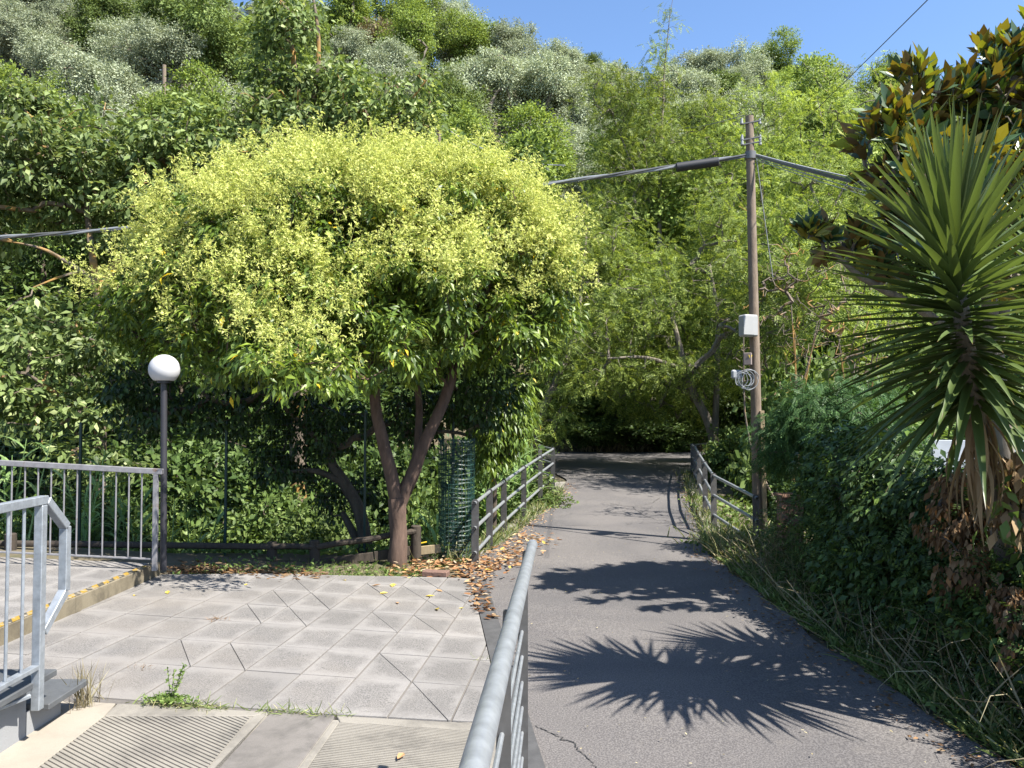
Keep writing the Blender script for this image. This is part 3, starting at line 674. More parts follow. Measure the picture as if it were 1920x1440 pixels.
# ------------------------------------------------------------------ near handrail
nh = empty('handrail', (0.08, 3.9, 0)); tag(nh, 'galvanised round pipe handrail with thin rods in the foreground', 'handrail')
e_ = at(998, 1022, 3.40); nr = at(889, 1440, 1.09); dr_ = (e_ - nr) / np.linalg.norm(e_ - nr)
pts = [nr - dr_ * 1.6, nr, nr + (e_ - nr) * .5, e_ - dr_ * .35, e_ - dr_ * .12 + np.array([.0, 0, .0]), e_]
MB().tube(pts, .021, 20).build('top_rail', M['pipe'], nh, smooth=True)
MB().tube([e_ - dr_ * .004, e_ + dr_ * .006], .0235, 20).build('end_cap', M['galv'], nh, smooth=True)
def railp(t): return nr + dr_ * t        # t metres from nr
def plate(c, ax, wid, th, z0, ztop, name, parent, mat, rnd=True):
    ax = np.array([ax[0], ax[1], 0]); ax /= np.linalg.norm(ax); sd_ = np.array([ax[1], -ax[0], 0]); h = wid / 2
    prof = [(-h, z0), (h, z0), (h, ztop)]
    if rnd: prof += [(h * math.cos(a), ztop + h * math.sin(a)) for a in np.linspace(0, math.pi, 9)[1:-1]]
    prof += [(-h, ztop)]; n = len(prof)
    V = [np.array([c[0], c[1], 0]) + sd_ * u + ax * s_ * th / 2 + np.array([0, 0, z]) for s_ in (-1, 1) for u, z in prof]
    F = [tuple(range(n)), tuple(range(n, 2 * n))[::-1]] + [(i, n + i, n + (i + 1) % n, (i + 1) % n) for i in range(n)]
    return MB().add(V, F).build(name, mat, parent)
Lr = np.linalg.norm(e_ - nr)
rodz = [1.8 - (q_ - 766) / 1450 * 3.3 for q_ in (1134, 1180, 1226, 1273, 1319, 1365, 1411, 1457)]
for tt in (Lr - .10, Lr - 1.25, Lr - 2.4):
    q = railp(tt); qx = q[0] - .035
    xr_ = q[0] - .015; zt_p = q[2] - .012; prof = [(xr_ - .088, 0.0), (xr_, 0.0), (xr_, zt_p), (xr_ - .022, zt_p)]
    MB().add([(x_, q[1] + dy_, z_) for dy_ in (-.006, .006) for x_, z_ in prof], [(0, 1, 2, 3), (7, 6, 5, 4)] + [(i_, 4 + i_, 4 + (i_ + 1) % 4, (i_ + 1) % 4)[::-1] for i_ in range(4)]).build('post', M['plate'], nh)
    MB().box((qx + .05, q[1], .008), (.2, .14, .012), None, .002).build('base_plate', M['galv'], nh)
for z_ in rodz:
    off = railp(Lr - .12)[2] - z_
    a_ = railp(Lr - .10) + np.array([-.040, 0, -off]); b_ = railp(-1.5) + np.array([-.040, 0, -off])
    MB().tube([b_, a_], .0075, 8).build('rod', M['pipe'], nh, smooth=True)
# ------------------------------------------------------------------ bridge railings
def railing(name, label, pts, ret, hvals, base_off=.02, side=1):
    P = [at(*p) for p in pts]; root = empty(name, (P[0][0], P[0][1], 0)); tag(root, label, 'railing', 'tubular railings of the bridge')
    RS = .287
    for i, p in enumerate(P):
        q0 = P[max(0, i - 1)]; q1 = P[min(len(P) - 1, i + 1)]; ax = q1 - q0
        z0 = hz(p[1]) - .15
        plate(p, ax, .085, .012, z0, p[2], 'post', root, M['plate'])
    ends = [P[0] - (P[1] - P[0]) / np.linalg.norm(P[1] - P[0]) * .05] + P[1:]
    for k in range(3):
        MB().tube([q - np.array([0, 0, RS * k]) for q in ends], .0215, 12, cap=False).build('rail', M['pipe'], root, smooth=True)
    p0 = ends[0]; d = (P[1] - P[0]) / np.linalg.norm(P[1] - P[0])
    for k in range(3):
        c_ = p0 - np.array([0, 0, RS * k]); MB().tube([c_ - d * .001, c_ + d * .03], .0155, 10).build('bore_shade_plug', M['cabledark'], root)  # dark plug stands in for the shade inside the open pipe
    r_ = at(*ret); e2_ = P[-1]
    plate(r_, r_ - e2_, .085, .012, ground_z(r_[0], r_[1]) - .1, r_[2], 'post', root, M['plate'])
    for k in range(3): MB().tube([e2_ - np.array([0, 0, RS * k]), r_ - np.array([0, 0, RS * k])], .0205, 8).build('rail', M['pipe'], root, smooth=True)
    return root, P
railL, PL = railing('bridge_railing', 'left bridge railing of three pipes and flat posts beside green mesh roll',
    [(891, 942.8, 9.0), (917.8, 922, 9.95), (944.5, 903, 11.1), (982, 877, 12.6), (1013, 857, 14.2), (1036.7, 842, 15.6)], (1012.6, 836.3, 17.2), None)
railR, PR = railing('bridge_railing', 'right bridge railing bending outward in front of the utility pole',
    [(1417, 932.8, 9.9), (1338, 892, 11.4), (1321.4, 868.6, 13.2), (1311, 852.4, 14.9), (1303.4, 838.8, 16.8), (1298, 834.7, 18.3)], (1332, 830.7, 18.9), None)
# ------------------------------------------------------------------ low wooden fence behind the pavement
wf = empty('log_fence', (-2.5, 9.3, -.1)); tag(wf, 'low dark log fence along the ditch behind the pavement', 'fence')
def zpt(px, py, y): return at(px, py, y)
posts = [(20, 1000, 1075, 8.6), (510, 1016, 1072, 8.9), (590, 1013, 1068, 8.95), (780, 985, 1052, 9.2)]
for px, yt, yb, yy_ in posts:
    a_, b_ = at(px, yt, yy_), at(px, yb + 18, yy_); MB().tube([b_, a_ - np.array([0, 0, .01]), a_], [.062, .06, .05], 10).build('post', M['oldwood'], wf, smooth=True)
def log(p, q, r, nm='rail'): MB().tube([at(*p), (at(*p) + at(*q)) / 2 + np.array([0, 0, .01]), at(*q)], r, 9).build(nm, M['oldwood'], wf, smooth=True)
log((-260, 1018, 8.55), (510, 1025, 8.86), .036); log((512, 1025, 8.87), (590, 1026, 8.92), .034); log((592, 1026, 8.93), (690, 1012, 9.05), .036); log((690, 1012, 9.05), (780, 996, 9.17), .036)
def plk(p, q, h, nm='plank', mat=None): MB().beam(at(*p), at(*q), .03, h, .004).build(nm, mat or M['oldwood'], wf)
plk((-260, 1056, 8.58), (508, 1059, 8.89), .10); plk((512, 1059, 8.9), (588, 1062, 8.94), .10); plk((592, 1058, 8.95), (700, 1044, 9.08), .11); plk((702, 1043, 9.09), (778, 1031, 9.2), .11)
bd = empty('timber_board', tuple(at(800, 1030, 9.3))); tag(bd, 'short pale timber board with yellow top edge next to mesh roll', 'board')
MB().beam(at(784, 1033, 9.26), at(826, 1028, 9.26), .03, .10, .004).build('board', M['plank'], bd); MB().beam(at(766, 1023.5, 9.29), at(800, 1016, 9.29), .034, .012, .002).build('yellow_edge', M['yellow'], bd)
# ------------------------------------------------------------------ green mesh fence + mesh roll
mf = empty('mesh_fence', (-3, 9.8, -.2)); tag(mf, 'tall green wire mesh fence with thin dark posts behind the log fence', 'fence')
fp = [(-330, 800, 9.4), (152, 792, 9.55), (425, 788, 9.7), (685, 772, 9.9), (850, 768, 10.2)]
FP = [at(*p) for p in fp]
for p in FP:
    g0 = -.45
    MB().beam((p[0], p[1], g0), tuple(p), .03, .03, .002, up=(0, 1, 0)).build('post', M['greenwire'], mf)
def strips(a, b, z0, z1, nx, nz, wv, wh, name, parent, jit=0.0):
    V = []; F = []; a = np.array(a); b = np.array(b); d = b - a; d[2] = 0
    def quad(p, q, t):
        k = len(V); w_ = unit(np.cross(q - p, (0, 1., 0))) * t / 2; V.extend([p - w_, p + w_, q + w_, q - w_]); F.append((k, k + 1, k + 2, k + 3))
        k = len(V); w2 = np.array([0, t / 2, 0]); V.extend([p - w2, p + w2, q + w2, q - w2]); F.append((k, k + 1, k + 2, k + 3))
    for i in range(nx + 1):
        p = a + d * i / nx; quad(np.array([p[0], p[1], z0(i / nx)]), np.array([p[0], p[1], z1(i / nx)]), wv)
    for k in range(nz + 1):
        for s_ in range(4):
            t0, t1 = s_ / 4, (s_ + 1) / 4; p = a + d * t0; q = a + d * t1; f = k / nz
            quad(np.array([p[0], p[1], z0(t0) * (1 - f) + z1(t0) * f]), np.array([q[0], q[1], z0(t1) * (1 - f) + z1(t1) * f]), wh)
    return link(name, arr_mesh(name, np.array(V), np.array(F), M['greenwire']), parent)
for i in range(4):
    a_, b_ = FP[i], FP[i + 1]; nxx = int(np.hypot(*(b_ - a_)[:2]) / .06)
    strips(a_, b_, lambda t: -.3, lambda t, a_=a_, b_=b_: a_[2] * (1 - t) + b_[2] * t - .03, nxx, 30, .0022, .0022, 'wire_mesh', mf)
rc = at(856, 1040, 9.35); rr_ = .215; zt0, zt1 = rc[2] - .08, 1.8 - (822 - 766) / 1450 * 9.35
mr_ = empty('mesh_roll', (rc[0], rc[1], zt0)); tag(mr_, 'upright roll of dark green plastic wire mesh beside the bridge railing', 'mesh roll')
for ring in range(3):
    r_ = rr_ * (1 - .09 * ring); b = MB(); nv_ = 26
    for k in range(nv_):
        a = 2 * math.pi * k / nv_ + ring * .07; lean = .02 * math.sin(a * 2)
        b.tube([(rc[0] + r_ * math.cos(a), rc[1] + r_ * math.sin(a), zt0), (rc[0] + (r_ + lean) * math.cos(a), rc[1] + r_ * math.sin(a), zt1 - .02 * ring)], .0028, 3, False)
    for k in range(27):
        z_ = zt0 + (zt1 - zt0) * k / 26.5; ph = random.random() * 6
        b.tube([(rc[0] + r_ * math.cos(2 * math.pi * j / 18), rc[1] + r_ * math.sin(2 * math.pi * j / 18), z_ + .012 * math.sin(3 * 2 * math.pi * j / 18 + ph)) for j in range(19)], .0032, 3, False)
    o = b.build('wire_mesh', M['greenwire'], mr_); o['kind'] = 'stuff'
# ------------------------------------------------------------------ utility pole and cables
pb = at(1424, 1045, 10.25); ptop = at(1405, 218, 10.25); up_ = empty('utility_pole', (pb[0], pb[1], -.05)); tag(up_, 'tall weathered wooden utility pole carrying grey boxes and cables', 'utility pole')
pole_at = lambda py: at(1405 + (1424 - 1405) * (py - 218) / (1045 - 218), py, 10.25)
MB().tube([pb - np.array([0, 0, .3]), pole_at(700), pole_at(218)], [.075, .066, .054], 14).build('pole', M['polewood'], up_, smooth=True)
MB().beam(pb + np.array([.065, -.07, -.3]), pole_at(770) + np.array([.05, -.07, 0]), .055, .055, .004, up=(0, 1, 0)).build('timber_splint', M['plank'], up_)
def bx(c, s, nm, mat, par, bev=.008, rot=0): ca, sa = math.cos(rot), math.sin(rot); return MB().box(c, s, ((ca, sa, 0), (-sa, ca, 0), (0, 0, 1)), bev).build(nm, mat, par)
for py_, sd2 in ((232, 1), (262, -1), (271, 1)):
    c_ = pole_at(py_); MB().tube([c_ + np.array([-.13, -.03, -.02]), c_ + np.array([.13, -.06, .02])], .012, 6).build('bracket', M['cable'], up_)
    for s2 in (-1, 1): MB().tube([c_ + np.array([s2 * .12, -.05, -.02]), c_ + np.array([s2 * .12, -.05, .05])], [.022, .014], 8).build('insulator', M['wirelite'], up_, smooth=True)
c_ = pole_at(292); MB().tube([c_ + np.array([0, 0, -.05]), c_ + np.array([0, 0, .05])], .075, 12).build('clamp', M['cable'], up_, smooth=True)
cb = at(1403, 611, 10.12)
jb = empty('junction_box', tuple(cb)); tag(jb, 'pale grey plastic junction box strapped halfway up the wooden pole', 'box')
bx(cb, (.215, .15, .285), 'case', M['boxgrey'], jb, .018, .35); bx(cb + np.array([-.02, -.085, .0]), (.165, .012, .25), 'lid', M['boxgrey'], jb, .004, .35)
c2_ = at(1402, 673, 10.15); mb2 = empty('meter_box', tuple(c2_)); tag(mb2, 'small beige meter box with orange warning mark on wooden pole', 'box')
bx(c2_, (.10, .09, .16), 'case', M['boxpink'], mb2, .006, -.4)
cm = c2_ + np.array([.02, -.052, .02]); MB().beam(cm + np.array([-.022, 0, .03]), cm + np.array([0, 0, -.025]), .004, .01).beam(cm + np.array([.022, .008, .03]), cm + np.array([0.001, 0.001, -.025]), .004, .01).build('warning_mark', M['yellow'], mb2)
coil = empty('wire_coil', tuple(at(1395, 705, 10.1))); tag(coil, 'tangled coil of pale wires hanging below the beige box', 'cable coil')
b = MB(); cc = at(1397, 712, 10.08)
for k in range(7):
    r_ = random.uniform(.09, .17); ph = random.uniform(0, 6); tl = random.uniform(-.5, .5)
    b.tube([(cc[0] + r_ * .8 * math.cos(a + ph) + random.uniform(-.01, .01) + (k - 3) * .018, cc[1] + tl * r_ * math.sin(a + ph) * .5 - .04, cc[2] + r_ * math.sin(a + ph) * .9) for a in np.linspace(0, 5.6, 16)], .005, 5)
b.build('wire_loops', M['wirelite'], coil, smooth=True)
bx(at(1381, 702, 10.2), (.16, .05, .12), 'pale_bag', M['wirelite'], coil, .02, .3)
def cable(pts, r, sag=0.0, n=24, off=(0, 0, 0)):
    a, b_ = np.array(pts[0]), np.array(pts[1]); t = np.linspace(0, 1, n)
    P = a + (b_ - a) * t[:, None]; P[:, 2] -= sag * 4 * t * (1 - t); return P + np.array(off)
cp = pole_at(293) + np.array([-.06, -.02, 0]); far = at(-420, 466, 11.2)
tg = tag(empty('cable_bundle', tuple(cp)), 'thick grey cable bundle running left from the pole behind flowering tree', 'cable')
base = cable((cp, far), 0, .20, 60)
for k in range(3):
    a = np.arange(60) * .9 + k * 2.1; P = base + np.stack([0 * a, .017 * np.cos(a), .017 * np.sin(a)], 1); MB().tube(P, .013 if k else .017, 6).build('cable', M['cable'] if k else M['wirelite'], tg, smooth=True)
q0, q1 = at(1346, 303, 10.2), at(1269, 314, 10.25); cl = MB().tube([q1 - (q0 - q1) * .02, q1, q0, q0 + (q0 - q1) * .02], [.045, .062, .062, .045], 12).build('splice_case', M['cabledark'], tg, smooth=True)
rt = pole_at(292) + np.array([.06, -.02, 0]); tg2 = tag(empty('cable_bundle', tuple(rt)), 'grey cables running right from the pole towards brown magnolia', 'cable')
for k, (dy, mt, r_) in enumerate(((0, 'cable', .014), (.05, 'wirelite', .010), (-.04, 'cable', .012), (-.12, 'wirelite', .006), (-.2, 'wirelite', .005))):
    MB().tube(cable((rt + np.array([0, 0, dy * .3]), at(1760, 372 - dy * 160, 8.6)), 0, .03), r_, 5).build('cable', M[mt], tg2, smooth=True)
o = MB().tube(cable((pole_at(300) + np.array([.06, -.07, 0]), at(1449, 520, 10.6)), 0, .02), .006, 4).build('drop_wire', M['wirelite']); tag(o, 'thin pale wire dropping from the pole top into twigs', 'wire')
for k, (p, q) in enumerate((((1745, -6, 7.2), (1395, 330, 22)), ((1395, 216, 10.25), (1280, 240, 30)))):
    o = MB().tube(cable((at(*p), at(*q)), 0, .05), .007 if k == 0 else .005, 4).build('overhead_wire', M['cable']); tag(o, ['thin dark wire crossing the blue sky at upper right', 'faint wire leaving the pole top towards the trees'][k], 'wire')
fpole = [(308, 122, 262, 44.0, 'slender pale pole among olive trees at upper left'), (823, 238, 300, 30.0, 'grey pole tip rising behind the flowering tree')]
for px, y0, y1, dd, lb_ in fpole:
    a_, b_ = at(px, y0, dd), at(px, y1 + 120, dd); r_ = root = empty('distant_pole', tuple(b_)); tag(r_, lb_, 'pole'); MB().tube([b_, a_], .11 if dd > 40 else .09, 8).build('shaft', M['polewood'], r_, smooth=True); MB().tube([a_ + np.array([-.25, 0, -.3]), a_ + np.array([.1, 0, -.3])], .05, 5).build('bracket', M['wirelite'], r_)
o = MB().tube(cable((at(830, 236, 30), at(1060, 310, 26)), 0, .4), .018, 4).build('overhead_wire', M['wirelite']); tag(o, 'pale wire sagging right from the grey pole tip', 'wire')
o = MB().tube(cable((at(150, 262, 33), at(520, 256, 33)), 0, .1), .02, 4).build('overhead_wire', M['wirelite']); tag(o, 'pale level wire in front of dark gap at left', 'wire')

# ================================================================== VEGETATION
def gz(x, y): return ground_z(x, y)
def W_(p): return np.array(p, float)
# ---- wooded hillside: variants, then copies
def hill_variant(kind, seed):
    rg = np.random.default_rng(seed)
    lobes = []
    if kind == 'olive':
        for i in range(7): a = rg.uniform(0, 6.28); r = rg.uniform(.1, .72); s_ = rg.uniform(.30, .58); lobes.append((r * math.cos(a), r * math.sin(a), rg.uniform(.85, 1.75), s_, s_, s_ * .85))
        mat, bark, T, size, n, per, rad = L['olive'], M['bark_grey'], T_QUAD, .042, 250, 130, .16
    elif kind == 'oak':
        for i in range(9): a = rg.uniform(0, 6.28); r = rg.uniform(0, .6); s_ = rg.uniform(.38, .6); lobes.append((r * math.cos(a), r * math.sin(a), rg.uniform(.7, 1.9), s_, s_, s_ * .9))
        mat, bark, T, size, n, per, rad = L['oak'], M['bark_dark'], T_QUAD, .05, 240, 100, .15
    elif kind == 'green':
        for i in range(8): a = rg.uniform(0, 6.28); r = rg.uniform(0, .55); s_ = rg.uniform(.3, .5); lobes.append((r * math.cos(a), r * math.sin(a), rg.uniform(.6, 2.1), s_, s_, s_ * 1.1))
        mat, bark, T, size, n, per, rad = L['hillgreen'], M['bark_grey'], T_QUAD, .052, 220, 95, .17
    else:
        for i in range(6): a = rg.uniform(0, 6.28); r = rg.uniform(0, .55); s_ = rg.uniform(.3, .5); lobes.append((r * math.cos(a), r * math.sin(a), rg.uniform(.5, 1.5), s_, s_, s_))
        mat, bark, T, size, n, per, rad = L['hillbrown'], M['bark_grey'], T_QUAD, .07, 150, 40, .18
    ln = rg.uniform(-.2, .2, 2)
    tr = [([(0, 0, -.25), (ln[0] * .4, ln[1] * .4, .4), (ln[0], ln[1], .95)], [.085, .07, .045]), ([(ln[0] * .4, ln[1] * .4, .4), (ln[0] - .3, ln[1] + .1, .9), (ln[0] - .45, ln[1], 1.3)], [.05, .04, .02]), ([(ln[0] * .4, ln[1] * .4, .45), (ln[0] + .3, ln[1] - .15, .95), (ln[0] + .4, ln[1], 1.35)], [.05, .04, .02])]
    return tree('%s_tree' % {'olive': 'olive', 'oak': 'evergreen', 'green': 'broadleaf', 'brown': 'dry'}[kind], 'x', 'tree', (0, 0, 0), tr, lobes, n, per, rad, T, size, mat, bark, seed=seed, tw=.35, r_twig=.006, lo=.55, seg=2)
HV = {k: [hill_variant(k, 100 + 7 * i + j) for i in range(n)] for j, (k, n) in enumerate((('olive', 4), ('oak', 3), ('green', 3), ('brown', 1)))}
used = set(); hill = []
def put(var, kind, loc, rz, s):
    if id(var) not in used: used.add(id(var)); var.location = loc; var.rotation_euler.z = rz; var.scale = (s, s, s) if np.isscalar(s) else s; r = var
    else: r = copy_tree(var, loc, rz, s)
    hill.append((r, kind)); return r
rg = np.random.default_rng(5)
spec = [(375, 70, 60, 'oak', 5.2), (280, 110, 57, 'olive', 3.9), (200, 60, 63, 'oak', 3.6), (640, 60, 74, 'green', 4.2), (560, 60, 76, 'olive', 3.8), (960, 140, 74, 'olive', 4.0), (900, 110, 78, 'olive', 4.0), (1045, 130, 76, 'olive', 3.3),
        (1010, 190, 70, 'oak', 2.4), (905, 250, 58, 'olive', 4.0), (985, 240, 60, 'olive', 4.2), (1040, 235, 61, 'olive', 3.2), (860, 215, 62, 'oak', 3.0), (700, 110, 72, 'brown', 4.0), (770, 80, 76, 'green', 4.2), (840, 60, 82, 'olive', 4.0), (1440, 145, 82, 'green', 3.4), (1520, 130, 84, 'oak', 3.0), (1480, 140, 83, 'oak', 2.6), (1330, 160, 78, 'olive', 4)]
for px, py, d, kd, s in spec:
    p = at(px, py, d); z_ = gz(p[0], p[1]); v = HV[kd][int(rg.integers(len(HV[kd])))]; put(v, kd, (p[0], p[1], max(z_, min(p[2] - s * 1.2, z_ + 1.5)) - .1), rg.uniform(0, 6.28), s)
placed = [(r.location.x, r.location.y) for r, _ in hill]
yy = 31.0; row = 0
while yy < 96:
    st_ = 3.7 + yy * .028; x = -.74 * yy - 4 + (row % 2) * st_ / 2
    while x < .74 * yy + 4:
        X_ = x + rg.uniform(-1, 1) * st_ * .3; Y_ = yy + rg.uniform(-1.2, 1.2); z_ = gz(X_, Y_); px, py = proj((X_, Y_, z_ + 3))
        ok = min([math.hypot(X_ - a, Y_ - b) for a, b in placed] + [99]) > 3.0
        if ok and -60 < px < 1980 and py > -140:
            n1 = mnoise.noise(Vector((X_ * .06, Y_ * .06, 5.2))); left = px < 420; u = rg.random()
            pr_ol = .74 if left else (.60 if yy > 52 else .2); pr_ol += n1 * .5
            if Y_ > 62 and px < 330: pr_ol = .85
            kd = 'olive' if u < pr_ol else ('green' if rg.random() < .45 else 'oak')
            if 850 < px < 1075 and 140 < py < 330 and rg.random() < .85: kd = 'olive'
            if px < 340 and py < 130 and rg.random() < .8: kd = 'olive'
            if kd != 'olive' and rg.random() < .05: kd = 'brown'
            s = rg.uniform(2.3, 3.5) * (1.12 if kd != 'brown' else .9) * (.8 if yy > 80 else 1)
            v = HV[kd][int(rg.integers(len(HV[kd])))]; put(v, kd, (X_, Y_, z_ - .1), rg.uniform(0, 6.28), (s, s, s * rg.uniform(.85, 1.15)))
        x += st_
    yy += 3.5 + yy * .022; row += 1
desc = {'olive': 'silvery grey-green olive tree', 'oak': 'dark green evergreen tree', 'green': 'fresh green leafy tree', 'brown': 'dry brownish tree'}
bands = [(-9999, 40, 'on the skyline ridge'), (40, 120, 'just under the ridge'), (120, 200, 'high on the wooded slope'), (200, 290, 'halfway up the wooded slope'), (290, 400, 'low on the wooded slope'), (400, 9999, 'at the foot of the slope')]
from collections import defaultdict
bk = defaultdict(list)
for r, kd in hill:
    px, py = proj(tuple(W_(r.location) + np.array([0, 0, r.scale[2] * 1.2])))
    for i, (a, b, t) in enumerate(bands):
        if a <= py < b: bk[(kd, i)].append((px, r))
ordn = lambda n: '%d%s' % (n, 'th' if 10 <= n % 100 <= 20 else {1: 'st', 2: 'nd', 3: 'rd'}.get(n % 10, 'th'))
for (kd, i), lst in bk.items():
    lst.sort(key=lambda t: t[0])
    for k, (_, r) in enumerate(lst): tag(r, '%s %s, %s such from left' % (desc[kd], bands[i][2], ordn(k + 1)), 'tree', 'trees covering the hillside')
# ---- shrubs: variants
def shrub_variant(kind, seed):
    rg = np.random.default_rng(seed); lobes = []
    for i in range(7): a = rg.uniform(0, 6.28); r = rg.uniform(0, .6); s_ = rg.uniform(.35, .55); lobes.append((r * math.cos(a), r * math.sin(a), rg.uniform(.35, 1.05), s_, s_, s_ * .9))
    mat = {'bright': L['shrub'], 'dark': L['thicket'], 'feather': L['feather']}[kind]
    tr = [([(0, 0, -.15), (.05, 0, .25), (.1, .05, .7)], [.04, .03, .012]), ([(0, 0, -.1), (-.2, .1, .3), (-.35, .1, .7)], [.03, .02, .01])]
    return tree('shrub', 'x', 'shrub', (0, 0, 0), tr, lobes, 260, 36, .14, T_QUAD if kind != 'feather' else T_LONG, .075 if kind != 'feather' else .10, mat, M['bark_dark'], seed=seed, tw=.3, r_twig=.004, lo=.3, seg=2)
SV = {'bright': [shrub_variant('bright', 31), shrub_variant('bright', 32)], 'dark': [shrub_variant('dark', 33), shrub_variant('dark', 34)]}
def shrub(kd, px, y, top, s, label, group='shrubs below the trees beyond the fences', wz=1.0):
    """top pixel row -> height"""
    x = (px - 960) / FPX * y; z0 = gz(x, y) - .05; zt_ = at(px, top, y)[2]; h = max(.5, (zt_ - z0)) / 1.45
    v = random.choice(SV[kd]); sc_ = (s, s, h); rz = random.uniform(0, 6.28)
    if id(v) not in used: used.add(id(v)); v.location = (x, y, z0); v.rotation_euler.z = rz; v.scale = sc_; r = v
    else: r = copy_tree(v, (x, y, z0), rz, sc_)
    tag(r, label, 'shrub', group); return r
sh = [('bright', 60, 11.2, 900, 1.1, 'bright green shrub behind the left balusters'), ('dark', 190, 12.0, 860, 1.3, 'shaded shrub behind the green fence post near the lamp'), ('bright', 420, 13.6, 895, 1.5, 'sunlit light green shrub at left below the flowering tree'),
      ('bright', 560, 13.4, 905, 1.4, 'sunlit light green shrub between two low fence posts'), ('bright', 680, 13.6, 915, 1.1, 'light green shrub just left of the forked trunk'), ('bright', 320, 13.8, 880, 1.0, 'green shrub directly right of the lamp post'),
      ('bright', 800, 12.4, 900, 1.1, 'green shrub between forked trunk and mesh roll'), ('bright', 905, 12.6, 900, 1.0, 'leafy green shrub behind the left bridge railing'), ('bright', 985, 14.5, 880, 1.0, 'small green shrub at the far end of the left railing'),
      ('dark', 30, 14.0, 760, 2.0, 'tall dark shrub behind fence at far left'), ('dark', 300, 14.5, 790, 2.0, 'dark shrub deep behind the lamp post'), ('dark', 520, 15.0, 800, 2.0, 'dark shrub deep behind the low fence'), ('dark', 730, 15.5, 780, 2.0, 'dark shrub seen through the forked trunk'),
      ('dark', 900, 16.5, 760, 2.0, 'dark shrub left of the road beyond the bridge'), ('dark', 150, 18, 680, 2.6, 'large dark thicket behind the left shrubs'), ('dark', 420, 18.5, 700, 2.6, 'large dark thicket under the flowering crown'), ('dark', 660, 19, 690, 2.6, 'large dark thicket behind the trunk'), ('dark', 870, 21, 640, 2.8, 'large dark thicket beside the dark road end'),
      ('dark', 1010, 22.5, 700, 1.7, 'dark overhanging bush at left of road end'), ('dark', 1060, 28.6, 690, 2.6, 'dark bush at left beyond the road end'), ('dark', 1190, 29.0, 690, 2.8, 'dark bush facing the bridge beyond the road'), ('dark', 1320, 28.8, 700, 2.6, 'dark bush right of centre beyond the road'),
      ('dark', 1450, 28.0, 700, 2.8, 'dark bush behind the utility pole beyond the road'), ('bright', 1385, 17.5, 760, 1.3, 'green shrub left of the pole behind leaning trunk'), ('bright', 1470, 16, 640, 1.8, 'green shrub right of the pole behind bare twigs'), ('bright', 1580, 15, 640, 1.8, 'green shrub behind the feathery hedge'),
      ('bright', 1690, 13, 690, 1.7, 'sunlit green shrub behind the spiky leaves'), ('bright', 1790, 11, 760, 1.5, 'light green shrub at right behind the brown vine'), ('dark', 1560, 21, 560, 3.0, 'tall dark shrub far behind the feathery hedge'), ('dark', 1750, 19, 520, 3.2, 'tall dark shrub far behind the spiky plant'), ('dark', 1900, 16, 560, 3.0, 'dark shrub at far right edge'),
      ('dark', 1215, 28.0, 775, 2.2, 'low dark bush in the hollow at the end of the road'), ('dark', 1120, 28.0, 780, 1.8, 'low dark bush left in the hollow at the road end'), ('dark', 1300, 28.2, 780, 1.8, 'low dark bush right in the hollow at the road end'), ('dark', 1400, 22.5, 690, 1.6, 'dark shrub behind the leaning trunk by the road'), ('dark', 1530, 11.3, 880, .9, 'small dark shrub in the hollow by the brown pillar')]  # bushes in the road-end hollow: its shade is put into darker leaves
for a in sh: shrub(*a)
for i, px in enumerate((1125, 1255, 1390)):
    shrub('dark', px, 27.6, 800 + i * 8, 1.1, 'low weedy bush at the far kerb, %s' % ['left one', 'middle one', 'right one below the leaning trunk'][i])  # dark leaf variant carries the shade of the hollow
# ---- main flowering privet
def px_tree_lobes(lst): return [lobe(*a) for a in lst]
priv = [(640, 500, 9.3, 300, .9, .62), (470, 500, 9.2, 200, 1, .8), (820, 470, 9.3, 215, 1, .85), (950, 530, 9.3, 140, 1.2, 1.1), (985, 480, 9.4, 90, 1.3, 1.1), (330, 570, 9.3, 125, 1.2, .9), (250, 590, 9.4, 70, 1.2, .8), (560, 390, 9.4, 120, 1.3, .85), (700, 370, 9.4, 120, 1.4, .8), (800, 370, 9.4, 95, 1.3, .8),
        (440, 420, 9.4, 70, 1.3, .8), (640, 650, 7.6, 170, .7, .5), (490, 620, 7.9, 170, .6, .65), (570, 590, 7.9, 160, .7, .9), (600, 700, 6.6, 70, 1, .5), (510, 690, 6.7, 75, 1, .5), (560, 715, 7.0, 80, .9, .5), (380, 580, 8.7, 120, .8, .9), (820, 640, 9.0, 120, 1, .6), (710, 690, 8.2, 80, 1, .7), (960, 640, 9.3, 90, 1.2, .8), (880, 330 + 60, 9.3, 60, 1.2, .8), (545, 335, 9.4, 40, 1.5, 1.2), (400, 660, 8.0, 80, .8, .6), (800, 560, 8.2, 160, .8, .8), (1040, 560, 9.4, 50, 1.5, 1.4)]
def flowers(P, O, rg):
    sd_ = np.array(sd); lit = O @ sd_ + .35 * O[:, 2]; top_ = np.clip((P[:, 2] - 2.3) / 1.9, 0, 1); k = (lit > -.3) & (rg.random(len(P)) < np.clip(.22 + .6 * top_ + .5 * lit, 0, 1))
    k = k & (np.array([mnoise.noise(Vector(tuple(p * .95))) for p in P]) > .02 - .40 * top_)
    # only clusters near the outside of the whole crown
    Q, O2 = P[k], unit(O[k] + np.array([0, 0, .5])); ctr = at(640, 560, 9.3); e = (Q - ctr) / np.array([2.9, 2.4, 1.75]); k2 = np.linalg.norm(e, axis=1) > .62; Q, O2 = Q[k2], O2[k2]
    n = 13; Q = np.repeat(Q, n, 0); O3 = np.repeat(O2, n, 0); P2 = Q + O3 * .10 + rg.normal(size=Q.shape) * .125
    v, f = place(T_PAN, P2, unit(O3 + rg.normal(size=Q.shape) * .45 + np.array([0, 0, .35])), rg.normal(size=Q.shape), rg.uniform(.15, .30, len(Q)))
    return [(v, f, 1, L['flower'])]
